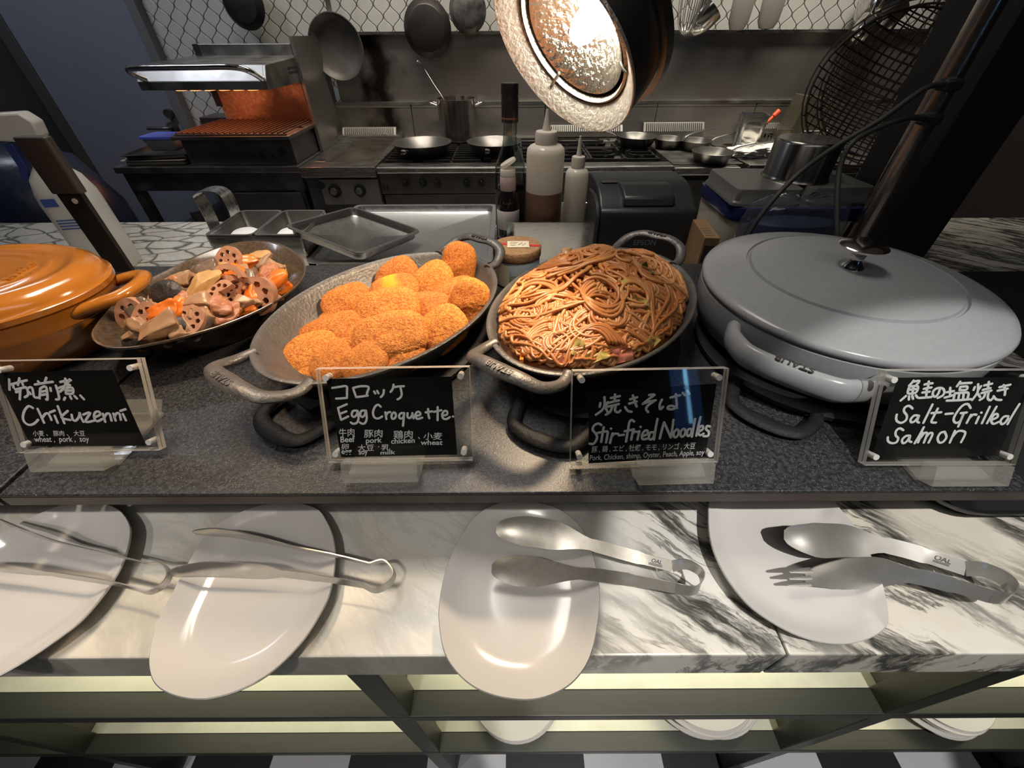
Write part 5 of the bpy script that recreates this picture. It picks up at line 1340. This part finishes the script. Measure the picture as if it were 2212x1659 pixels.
# left steel table with open undershelf
t = thing('steel_table', 'dark steel table with open black undershelf below the salamander grill', 'table', (-1.455, 2.48, 0))
x0, x1 = -.445, .44
obj('table_top', MB().span((x0, -.35, ZR-.028), (x1, .33, ZR)), steel_dull, t, smooth=False, bevel=.003)
obj('apron', MB().span((x0+.02, -.335, ZR-.11), (x1-.005, -.315, ZR-.029)), steel_dark, t, smooth=False)
for y in (-.31, .29):
    for x in (x0+.035, x1-.035): obj('leg', MB().span((x-.02, y-.02, 0), (x+.02, y+.02, ZR-.03)), steel_dark, t, smooth=False)
for z in (.18, .52): obj('undershelf', MB().span((x0+.02, -.33, z), (x1-.02, .31, z+.015)), steel_dark, t, smooth=False)
obj('door_panel', MB().span((x0+.44, -.345, .10), (x1-.03, -.332, ZR-.12)), front_m, t, smooth=False, bevel=.002)
for px, py, lb in ((404, 425, 'pale box on the upper undershelf of the steel table'), (408, 455, 'pale tub low on the undershelf of the steel table')):
    p = at_y(px, py, 2.28); zz = .536 if py < 440 else .536
    o = obj('storage_tub', MB().lathe([(.001, 0), (.055, 0), (.062, .06), (.060, .062), (.001, .060)], 4 if py < 440 else 24), mat('tub_grey', (.18, .17, .16), .5), loc=(p.x+(.0 if py < 440 else .14), 2.32, .536)); tag(o, lb, 'container')
# salamander grill
sx0, sx1 = -1.545, -1.03
t = thing('salamander_grill', 'glowing salamander grill with a steel hood handle on the left steel table', 'grill', (0, 0, 0))
hot = MATS['heated_steel']
obj('body', MB().span((sx0, 2.17, ZR+.001), (sx1, 2.62, .978)), front_m, t, smooth=False, bevel=.004)
gt = MB()
obj('drip_tray', MB().span((sx0-.015, 2.135, .979), (sx1+.015, 2.56, .994)), steel_dark, t, smooth=False, bevel=.003)
for k in range(19):
    x = sx0+.012+k*(sx1-sx0-.024)/18; gt.tube([(x, 2.15, 1.004), (x, 2.55, 1.004)], .0035, 6)
for y in (2.15, 2.35, 2.55): gt.tube([(sx0, y, .998), (sx1, y, .998)], .004, 6)
obj('grate', gt, mat('burnt_grate', (.12, .07, .05), .45, .5, .3, 30), t)
obj('back_panel', MB().span((sx0+.02, 2.57, .980), (sx1, 2.60, 1.306)), hot, t, smooth=False)
obj('upper_back', MB().span((sx0, 2.560, 1.225), (sx1, 2.615, 1.310)), steel_dull, t, smooth=False, bevel=.002)
for xx in (sx0+.012, sx1-.028): obj('guide_slot', MB().span((xx-.010, 2.556, 1.06), (xx+.016, 2.5695, 1.31)), inside, t, smooth=False)
hd = MB(); hd.prism([(2.10, 1.168), (2.10, 1.198), (2.135, 1.250), (2.54, 1.266), (2.565, 1.266), (2.565, 1.168)], sx0-.012, sx1+.012, lambda p: Vector((p.z, p.x, p.y)))
hood = obj('hood', hd, steel_dull, t, smooth=False, bevel=.002)
obj('hood_panel', MB().prism([(2.1000, 1.2000), (2.1335, 1.2497), (2.1355, 1.2490), (2.1020, 1.1995)], sx0+.0, sx1-.0, lambda p: Vector((p.z, p.x, p.y))), steel_dull, hood, smooth=False)
lv = MB()
for r in range(2):
    for k in range(6): lv.span((sx1+.0121, 2.34+k*.024, 1.205+r*.016), (sx1+.0130, 2.356+k*.024, 1.215+r*.016))
obj('vent_slots', lv, inside, hood, smooth=False)
obj('handle_bar', MB().tube(smooth_path([(sx0+.022, 2.108, 1.205), (sx0+.012, 2.075, 1.222), (sx0+.014, 2.05, 1.240), (sx0+.06, 2.045, 1.246), (-1.25, 2.045, 1.248), (sx1-.085, 2.045, 1.248), (sx1-.03, 2.06, 1.236), (sx1-.005, 2.105, 1.205)], 6), .011, 12), chrome, hood)
for k in range(6):
    x = sx0+.12+k*.062
    obj('heating_element', MB().lathe([(.001, -.004), (.022, -.004), (.026, 0), (.001, 0)], 20, c=(x, 2.16, 1.1668)), mat('glowing_element', (1, .3, .12), .5, emit=(1, .22, .07), estr=5), hood)
l = bpy.data.lights.new('grill_glow', 'AREA'); l.energy = 1.5; l.color = (1, .34, .14); l.shape = 'RECTANGLE'; l.size = .42; l.size_y = .3
o = bpy.data.objects.new('grill_glow', l); COL.objects.link(o); o.location = (-1.27, 2.36, 1.162)
kb = at_y(612, 327, 2.168)
obj('dial_plate', MB().box((kb.x, 2.1685, kb.z), (.040, .002, .05)), steel_dark, t, smooth=False)
obj('dial', MB().cyl((kb.x, 2.169, kb.z), (kb.x, 2.150, kb.z), .015, 20), blackp, t)
for px in (548, 563, 590):
    p = at_y(px, 337, 2.168); obj('switch', MB().cyl((p.x, 2.169, p.z), (p.x, 2.160, p.z), .007, 14), blackp, t)
# trays and blue box at the left of the grill
p = at_y(340, 340, 2.33)
for i, (z, m_, lb) in enumerate(((ZR+.0006, mat('cream_board', (.55, .48, .38), .5), 'cream edged tray lowest of the pile left of the salamander grill'), (ZR+.0245, steel_dark, 'dark tray with a pattern on top of the pile left of the salamander grill'))):
    t = tray('tray', lb, 'tray', (-1.72+.01*i, 2.30, z), .30, .30, .022, math.radians(3+5*i), m_, .012, .02, 'trays left of the grill')
t = thing('plastic_box', 'clear plastic box with a bright blue lid on the trays left of the grill', 'box', (-1.685, 2.27, ZR+.0485))
obj('box_body', outline_loft(MB(), rounded_rect(.16, .12, .02, 4), [(.001, 0), (.72, 0), (.78, .004), (.97, .052), (.95, .052), (.76, .007), (.001, .005)]), mat('pale_plastic', (.55, .58, .66), .3), t)
obj('box_lid', outline_loft(MB(), rounded_rect(.17, .13, .022, 4), [(.001, .0525), (1.0, .0525), (1.0, .062), (.95, .064), (.90, .060), (.001, .060)]), mat('bright_blue_lid', (.10, .16, .62), .3), t)
# small steel hood behind, left of the grill
t = thing('steel_cabinet', 'small dark steel cabinet half hidden behind the grill at the left', 'cabinet', (-1.70, 2.74, ZR+.0005))
obj('cabinet_body', MB().span((-.03, -.08, 0), (.16, .08, .128)), steel_dark, t, smooth=False, bevel=.003)
obj('spout_handle', MB().tube(smooth_path([(.03, -.082, .05), (.05, -.11, .065), (.10, -.12, .075), (.13, -.10, .06)], 5), .006, 8), chrome, t)

def flue(px0, px1, pyt, pyb, y, label):
    a = at_y(px0, pyt, y); b = at_y(px1, pyb, y); n = max(14, int((b.x-a.x)/.0125))
    t = thing('flue_grille', label, 'grille', ((a.x+b.x)/2, y, b.z), 0, 'slotted flue grilles behind the cookline'); w = (b.x-a.x)/2; h = a.z-b.z
    obj('grille_body', MB().prism([(0, -.02), (.0, h*.2), (.025, h), (.05, h), (.05, -.02)], -w, w, lambda p: Vector((p.z, p.x, p.y))), mat('flue_steel', (.20, .19, .17), .5, .8), t, smooth=False, bevel=.002)
    mb = MB()
    for k in range(n):
        x = -w+.012+(2*w-.024)*(k+.5)/n
        mb.prism([(-.0012, h*.22), (.0105, h*.60), (.0225, h*.93), (.024, h*.93), (.012, h*.58), (.0, h*.20)], x-.0032, x+.0032, lambda p: Vector((p.z, p.x, p.y)))
    obj('slots', mb, inside, t, smooth=False)
flue(736, 856, 277, 293, 2.74, 'slotted flue grille behind the flat griddle')
flue(1186, 1345, 272, 287, 2.74, 'slotted flue grille partly behind the heat lamp rim')
flue(1393, 1520, 266, 288, 2.74, 'slotted flue grille right of the heat lamp, between stove and pans')
flue(1600, 1708, 268, 280, 2.76, 'slotted flue grille at the right behind the fryer')

# griddle unit
gx0, gx1 = -1.005, -.645
t = thing('griddle', 'steel flat griddle unit with two big dials between grill table and stove', 'cooker', (0, 0, 0))
obj('carcass', MB().span((gx0, YR+.02, .02), (gx1, 2.80, ZR-.045)), steel_dark, t, smooth=False)
mb = MB(); mb.span((gx0, YR-.02, ZR-.044), (gx1, YR+.09, ZR)); mb.span((gx0, YR+.09, ZR-.044), (gx0+.085, 2.70, ZR)); mb.span((gx1-.035, YR+.09, ZR-.044), (gx1, 2.70, ZR)); mb.span((gx0, 2.70, ZR-.044), (gx1, 2.80, ZR+.03))
obj('top_surround', mb, steel, t, smooth=False, bevel=.002)
obj('hot_plate', MB().span((gx0+.0855, YR+.0905, ZR-.043), (gx1-.0355, 2.6995, ZR-.022)), mat('griddle_plate', (.22, .195, .16), .33, .9, .25, 8, rvar=.1), t, smooth=False)
pa = at_y(684, 388, YR); pb = at_y(822, 441, YR)
obj('control_panel', MB().span((pa.x+.01, YR-.002, pb.z), (gx1-.004, YR+.018, pa.z)), mat('control_plate', (.30, .275, .25), .4, .6), t, smooth=False, bevel=.002)
def dial(px, py, r, parent, y=None, bright=False):
    y = YR-.003 if y is None else y; p = at_y(px, py, y)
    d = obj('dial', MB().lathe([(.001, 0), (r, 0), (r, .006), (r*.9, .010), (.001, .010)], 28, c=(p.x, y, p.z), rot=Matrix.Rotation(PI/2, 3, 'X')), blackp, parent)
    if bright: obj('dial_grip', MB().lathe([(.001, .0102), (r*.58, .0102), (r*.50, .026), (.001, .027)], 24, c=(p.x, y, p.z), rot=Matrix.Rotation(PI/2, 3, 'X')), steel_dull, d)
    else: obj('dial_grip', MB().box((p.x, y-.018, p.z), (r*.35, .016, r*1.6)), blackp, d, bevel=.002)
dial(724, 412, .031, t, bright=True); dial(778, 411, .029, t, bright=True)
p = at_y(695, 400, YR); obj('pilot_button', MB().cyl((p.x, YR-.003, p.z), (p.x, YR-.014, p.z), .016, 20), blackp, t)

# gas stove with grates
ax0, ax1 = -.640, .775
t = thing('gas_stove', 'long gas stove with black cast grates and a row of dials', 'stove', (0, 0, 0))
obj('carcass', MB().span((ax0, YR+.03, .02), (ax1, 2.80, ZR-.05)), front_m, t, smooth=False)
obj('front_bar', MB().span((ax0, YR-.02, ZR-.030), (ax1, YR+.07, ZR-.002)), steel, t, smooth=False, bevel=.006)
obj('control_panel', MB().span((ax0+.003, YR, .745), (ax1-.003, YR+.029, ZR-.032)), front_m, t, smooth=False, bevel=.002)
obj('oven_front', MB().span((ax0+.01, YR+.004, .10), (ax1-.01, YR+.029, .74)), front_m, t, smooth=False, bevel=.003)
obj('burner_well', MB().span((ax0+.01, YR+.071, ZR-.049), (ax1-.01, 2.72, ZR-.03)), inside, t, smooth=False)
obj('rear_shelf', MB().span((ax0, 2.66, ZR-.03), (ax1, 2.80, ZR+.005)), steel_dull, t, smooth=False, bevel=.003)
for px in (877, 914, 945, 1008, 1040, 1092): dial(px, 395, .018, t, YR-.001)
for k in range(2): p = at_y(829+8*k, 405, YR); obj('pilot_window', MB().box((p.x, YR-.001, p.z), (.007, .002, .026)), inside, t, smooth=False)
# left grates: parallel bars; right grates: fins round the burners
for gi in range(2):
    x = ax0+.02+gi*.335; mb = MB()
    for k in range(11):
        y = YR+.10+k*.052; mb.span((x, y-.005, ZR-.012), (x+.135, y+.005, ZR+.004)); mb.span((x+.185, y-.005, ZR-.012), (x+.32, y+.005, ZR+.004))
    for xx in (x, x+.135, x+.185, x+.32): mb.span((xx-.005, YR+.085, ZR-.026), (xx+.005, YR+.64, ZR-.010))
    obj('grate', mb, iron_g, t, smooth=False)
for gi in range(2):
    for gj in range(2):
        cx_, cy_ = ax0+.86+gi*.345, YR+.22+gj*.27; mb = MB()
        for k in range(8):
            a = 2*PI*k/8; c_, s_ = math.cos(a), math.sin(a)
            rot = Matrix.Rotation(a, 3, 'Z'); mb.box((cx_+c_*.095, cy_+s_*.085, ZR-.002), (.085, .010, .022), rot)
        mb.span((cx_-.165, cy_-.130, ZR-.018), (cx_+.165, cy_-.118, ZR+.006)); mb.span((cx_-.165, cy_+.118, ZR-.018), (cx_+.165, cy_+.130, ZR+.006))
        mb.span((cx_-.170, cy_-.130, ZR-.018), (cx_-.158, cy_+.130, ZR+.006)); mb.span((cx_+.158, cy_-.130, ZR-.018), (cx_+.170, cy_+.130, ZR+.006))
        for q in (-.075, 0, .075): mb.span((cx_-.16, cy_+q-.004, ZR-.010), (cx_-.05, cy_+q+.004, ZR+.012)); mb.span((cx_+.05, cy_+q-.004, ZR-.010), (cx_+.16, cy_+q+.004, ZR+.012))
        obj('grate', mb, iron_g, t, smooth=False)
        obj('burner', MB().lathe([(.001, 0), (.045, 0), (.048, .008), (.035, .014), (.001, .015)], 28, c=(cx_, cy_, ZR-.0295)), steel_dark, t)
# flat-top stove to the right, then the fryer counter
bx0, bx1 = .780, 1.125
t = thing('flat_top_stove', 'dark flat-topped stove unit with small pans, right of the gas stove', 'stove', (0, 0, 0))
obj('carcass', MB().span((bx0, YR+.03, .02), (bx1, 2.80, ZR-.05)), front_m, t, smooth=False)
obj('front_bar', MB().span((bx0, YR-.02, ZR-.045), (bx1-.03, YR+.03, ZR-.010)), steel, t, smooth=False, bevel=.006)
obj('flat_top', MB().span((bx0+.003, YR+.031, ZR-.045), (bx1-.003, 2.72, ZR-.004)), steel_dark, t, smooth=False, bevel=.002)
obj('oven_door', MB().span((bx0+.012, YR+.002, .12), (bx1-.012, YR+.029, .80)), front_m, t, smooth=False, bevel=.003)
dx0, dx1 = 1.130, 2.10
t = thing('steel_counter', 'steel counter with a fryer well at the far right of the cookline', 'counter', (0, 0, 0))
obj('carcass', MB().span((dx0, YR+.03, .02), (dx1, 2.80, ZR-.05)), front_m, t, smooth=False)
mb = MB(); mb.span((dx0, YR-.02, ZR-.04), (dx1, YR+.13, ZR)); mb.span((dx0, YR+.13, ZR-.04), (dx0+.06, 2.80, ZR)); mb.span((dx0+.60, YR+.13, ZR-.04), (dx1, 2.80, ZR)); mb.span((dx0+.06, 2.60, ZR-.04), (dx0+.60, 2.80, ZR))
obj('top_surround', mb, steel, t, smooth=False, bevel=.002)
obj('fryer_oil', MB().span((dx0+.0605, YR+.1305, ZR-.045), (dx0+.5995, 2.5995, ZR-.03)), mat('fryer_oil', (.10, .06, .025), .1), t, smooth=False)
# fryer basket in wire
t = thing('fryer_basket', 'wire fryer basket hanging in the well at the right of the cookline', 'basket', (1.46, 2.44, ZR-.028))
mb = MB(); bx = [(-.12, -.10), (.12, -.10), (.12, .10), (-.12, .10)]
for z in (.0, .05, .10): mb.tube([(x, y, z) for x, y in bx], .0025, 6, closed=True)
for k in range(9): x = -.12+.03*k; mb.tube([(x, -.10, .10), (x, -.10, 0), (x, .10, 0), (x, .10, .10)], .0015, 5)
for k in range(7): y = -.10+.033*k; mb.tube([(-.12, y, .10), (-.12, y, 0), (.12, y, 0), (.12, y, .10)], .0015, 5)
obj('wire_body', mb, steel_dull, t)
obj('long_handle', MB().tube([(-.02, -.10, .10), (-.10, -.26, .15), (.0, -.28, .155), (.02, -.10, .10)], .004, 8), steel_dull, t)

# frying pans on the stove
def pan(label, c, r, h, hdir, hlen, m_, group, hrise=.06, name='frying_pan'):
    t = thing(name, label, 'pan', c, 0, group)
    obj('pan_body', MB().lathe([(.001, 0), (r*.72, 0), (r*.78, .003), (r*.97, h-.003), (r, h), (r*.985, h+.001), (r*.95, h-.003), (r*.74, .006), (r*.70, .004), (.001, .004)], 48), m_, t)
    a = math.radians(hdir); d = Vector((math.cos(a), math.sin(a), 0)); z = Vector((0, 0, 1))
    obj('handle', MB().tube(smooth_path([d*(r*.93)+z*(h*.7), d*(r+.03)+z*(h+hrise*.3), d*(r+hlen*.6)+z*(h+hrise*.8), d*(r+hlen)+z*(h+hrise)], 4), [(.011, .004)]*13, 8, flat=z), m_, t)
    return t
pan_m = mat('pan_grey', (.10, .095, .088), .32, .6, .2, 20)
zt = ZR+.0065
p = at_z(912, 312, ZR+.05); pan('large black frying pan on the left grate of the stove, before the stock pot', (p.x, p.y, zt), .150, .055, 250, .04, pan_m, 'frying pans on the cookline', -.02)
p = at_z(1068, 310, ZR+.05); pan('black frying pan on the stove half hidden behind the tall glass bottle', (p.x, p.y, zt), .140, .055, 260, .04, pan_m, 'frying pans on the cookline', -.02)
for px, py, r, hd_, lb in ((1375, 301, .105, 170, 'small frying pan directly right of the heat lamp, handle to the left'), (1447, 299, .085, 20, 'small frying pan in front of the slotted grille, second of the four'), (1503, 303, .085, 10, 'small frying pan behind the nearest one, handle to the right'), (1540, 327, .098, 8, 'nearest small frying pan at the front edge of the flat-topped stove')):
    p = at_z(px, py, ZR+.04); zz = ZR+.0125 if p.x < .78 else ZR-.0035
    pan(lb, (p.x, p.y, zz), r, .045, hd_, .20, pan_m, 'frying pans on the cookline', .03)
# stock pot with ladle
p = at_z(992, 300, zt); sp = at_y(992, 250, p.y)
pr = (at_y(1032, 260, p.y).x-at_y(952, 260, p.y).x)/2; ph = at_y(992, 212, p.y).z-zt
t = thing('stock_pot', 'tall steel stock pot at the back of the stove', 'pot', (p.x, p.y, zt))
obj('pot_wall', MB().lathe([(.001, 0), (pr*.96, 0), (pr, .006), (pr, ph-.004), (pr*1.03, ph), (pr*.98, ph+.001), (pr*.97, ph-.006), (pr*.97, .01), (.001, .008)], 56), mat('pot_steel', (.36, .33, .30), .3, 1, .3, 6, stretch=(9, 9, .5), rvar=.08), t)
for s in (-1, 1): obj('side_handle', MB().tube(smooth_path([(s*pr*.99, -.035, ph-.03), (s*(pr+.035), -.03, ph-.018), (s*(pr+.045), 0, ph-.012), (s*(pr+.035), .03, ph-.018), (s*pr*.99, .035, ph-.03)], 5), .005, 8), chrome, t)
obj('broth', MB().lathe([(.001, ph-.05), (pr*.965, ph-.05), (pr*.965, ph-.045), (.001, ph-.045)], 32), mat('broth', (.25, .20, .12), .15), t)
lt = at_y(908, 136, p.y+.05); lo = Vector((p.x-pr*.55, p.y, zt+ph-.03))
t = thing('ladle', 'long ladle with a hooked end leaning in the stock pot', 'ladle', lo)
dl = lt-lo; obj('shaft', MB().tube(smooth_path([Vector((0.03, 0, -.14)), Vector((0, 0, 0)), dl*.5, dl*.97, dl+Vector((-.012, 0, .008)), dl+Vector((-.02, 0, -.008)), dl+Vector((-.012, 0, -.025))], 5), .0048, 8), chrome, t)
obj('ladle_bowl', MB().lathe([(.001, 0), (.025, .006), (.038, .03), (.0365, .03), (.024, .0085), (.001, .003)], 28, c=(.05, 0, -.17)), steel, t)
# small steel pan with ladle things, spatula, towel
p = at_z(1605, 322, ZR)
t = thing('steel_bin', 'narrow steel bin holding utensils beside the towel at the right of the cookline', 'container', (p.x, p.y, ZR+.0005), math.radians(-14))
obj('bin_body', outline_loft(MB(), rounded_rect(.125, .12, .015, 4), [(.001, 0), (.80, 0), (.84, .005), (1, .155), (1.06, .156), (1.06, .159), (.97, .158), (.80, .01), (.001, .006)]), steel, t)
obj('emboss', MB().prism(rounded_rect(.075, .10, .02, 4), -.0005, .0025, lambda q_: Vector((q_.x, -.0535-.0062*(q_.y+.05)/.1*1.1-q_.z, .08+q_.y))), chrome, t)
a = at_y(1640, 280, p.y); b = at_y(1683, 240, p.y+.02)
o = obj('brush_handle', MB().tube([Vector((-.06, .0, -.07)), Vector((0, 0, 0)), (b-a)*.7, (b-a)*.72, (b-a)*1.0], [.007, .008, .008, .012, .014], 10), mat('orange_red', (.75, .10, .03), .4), loc=a); tag(o, 'orange-red brush handle sticking out of the narrow steel bin', 'brush')
a = at_y(1597, 282, p.y); o = obj('spatula_handle', MB().span((-.009, -.004, -.08), (.009, .004, .045)), white_pl, loc=a, bevel=.004); tag(o, 'white plastic handle standing in the narrow steel bin', 'spatula')
mb = MB(); v0, f0 = ico(5); vs = []
for v in v0:
    k = 1+.30*noise.noise(v*2.2)+.16*noise.noise(v*6); vs.append(Vector((v.x*.150*k, v.y*.06*k, max(-.012, v.z*.040*k))))
p = at_z(1630, 336, ZR); o = obj('towel', mb.add(vs, f0), mat('white_cloth', (.72, .70, .65), .9, bump=.3, bump_scale=120), loc=(p.x, p.y-.005, ZR+.0125)); tag(o, 'crumpled white towel on the front edge of the counter at the right', 'towel')
# upright steel chute
p = at_y(1740, 300, 2.62)
t = thing('steel_chute', 'slanting steel chute standing against the back wall at the right', 'chute', (p.x-.02, 2.66, ZR+.0005))
obj('chute_body', MB().prism([(-.10, 0), (.09, 0), (.10, .16), (.17, .165), (.08, .20), (-.06, .215)], -.05, .09, lambda q_: Vector((q_.x, q_.z, q_.y))), mat('olive_steel', (.40, .37, .27), .3, .9, .15, 10, stretch=(8, 8, 1)), t, smooth=False, bevel=.003)

# ------------------------------------------------------------------ pans and tools hanging in front of the tiles
YH = 2.76
rail = thing('hanging_rail', 'steel rail above the picture edge from which pans hang', 'rail', (0, YH, 1.78))
obj('bar', MB().cyl((-1.5, 0, 0), (2.3, 0, 0), .010, 12), steel_dull, rail)
for x in (-1.45, -.3, 1.0, 2.25): obj('bracket', MB().span((x-.01, 0, -.01), (x+.01, .11, .01)), steel_dull, rail)
def hung_pan(label, px, py, rx, back=True, htop=1.77, m_=iron_g, tilt=6):
    c = at_y(px, py, YH); r = (at_y(px+rx, py, YH)-at_y(px, py, YH)).x
    t = thing('frying_pan', label, 'pan', c, 0, 'pans hanging on the back wall'); s = -1 if back else 1
    rot = Matrix.Rotation(math.radians(90 if back else -90), 3, 'X') if False else Matrix.Rotation(PI/2, 3, 'X')
    prof = [(.001, .028), (r*.74, .028), (r*.79, .024), (r*.985, -.010), (r, -.012), (r*.985, -.014), (r*.95, -.012), (r*.74, .022), (.001, .024)] if back else [(.001, -.020), (r*.72, -.020), (r*.78, -.016), (r*.98, .018), (r, .020), (r*.97, .021), (r*.94, .016), (r*.74, -.014), (.001, -.015)]
    obj('pan_body', MB().lathe(prof, 56, rot=rot), m_, t)
    obj('handle', MB().tube(smooth_path([(0, .0, r*.94), (0, .008, r+.04), (0, .004, (r+htop-c.z)/2+.02), (0, -.002, htop-c.z)], 5), [(.013, .005)]*16, 8, flat=Vector((0, 1, 0))), m_, t)
hung_pan('black pan hanging highest at the upper left above the salamander grill', 523, 8, 44, True)
hung_pan('large greyish pan hanging by its long handle in front of the sooty wall', 729, 103, 58, False, m_=mat('worn_pan', (.075, .068, .062), .5, .4, .3, 12))
hung_pan('black pan with a broad rim hanging left of the heat lamp', 923, 62, 51, True, m_=mat('black_pan_base', (.030, .026, .023), .4, .4, .3, 16))
hung_pan('black pan with a scratched silvery base hanging next to the heat lamp', 1010, 22, 40, True, m_=mat('scratched_pan', (.030, .028, .027), .45, .5, color2=(.22, .21, .20), noise_scale=22))
# ladles, whisk, strainers
def hung_tool(name, label, cat, px, py, w, h, m_, shape, yy=2.76):
    c = at_y(px, py, yy); k = (at_y(px+w/2, py, yy)-c).x; hh = h/870*2.1
    t = thing(name, label, cat, c, 0)
    if shape == 'scoop':
        obj('scoop_blade', MB().lathe([(.001, -hh*.5), (k*.7, -hh*.47), (k, -hh*.3), (k*1.1, hh*.2), (k*.95, hh*.45), (k*.4, hh*.55), (.006, hh*.7)], 28, 1, .3), m_, t)
        obj('shaft', MB().tube([(0, 0, hh*.6), (0, -.004, 1.775-c.z)], .006, 8), m_, t)
    elif shape == 'whisk':
        mb = MB()
        for i in range(7):
            a = PI*i/7; pts = [(k*math.sin(PI*u)*math.cos(a)*(1 if u < .5 else 1), k*math.sin(PI*u)*math.sin(a), -hh*.5+hh*(1-math.sin(PI*u)**.6) if False else hh*.5-hh*math.sin(PI*u)**.8) for u in [q_/12 for q_ in range(13)]]
            mb.tube([(math.cos(a)*k*math.cos(PI*q_/12), math.sin(a)*k*math.cos(PI*q_/12), hh*.5-hh*math.sin(PI*q_/12)**.7) for q_ in range(13)], .0022, 6)
        obj('wires', mb, m_, t)
        obj('grip', MB().cyl((0, 0, hh*.45), (0, 0, 1.775-c.z), .012, 14), m_, t)
    else:
        obj('cup', MB().lathe([(.001, -hh*.5), (k*.45, -hh*.46), (k*.85, -hh*.2), (k, hh*.25), (k*.97, hh*.25), (k*.8, -hh*.18), (.001, -hh*.44)], 36, rot=Matrix.Rotation(math.radians(40), 3, 'Y')), m_, t)
        obj('shaft', MB().tube([(0, 0, hh*.2), (.02, 0, 1.775-c.z)], .006, 8), m_, t)
grey_tool = mat('grey_tool', (.33, .30, .27), .5, .4)
hung_tool('funnel', 'steel funnel-like strainer hanging just right of the heat lamp', 'strainer', 1520, 35, 60, 70, chrome, 'cup')
hung_tool('wire_whisk', 'steel balloon whisk hanging beside the heat lamp', 'whisk', 1490, 18, 50, 80, chrome, 'whisk', 2.66)
hung_tool('scoop', 'dull grey scoop hanging by the wall tiles, the left one of two', 'scoop', 1603, 18, 44, 72, grey_tool, 'scoop')
hung_tool('scoop', 'dull grey scoop hanging by the wall tiles, the right one of two', 'scoop', 1668, 16, 46, 70, grey_tool, 'scoop')
hung_tool('ladle', 'bright steel ladle hanging at the right above the wire baskets', 'ladle', 1900, 18, 100, 80, chrome, 'cup')
hung_tool('ladle', 'small steel ladle hanging left of the thin pole, partly behind the wire baskets', 'ladle', 1868, 62, 50, 50, chrome, 'cup', 2.62)
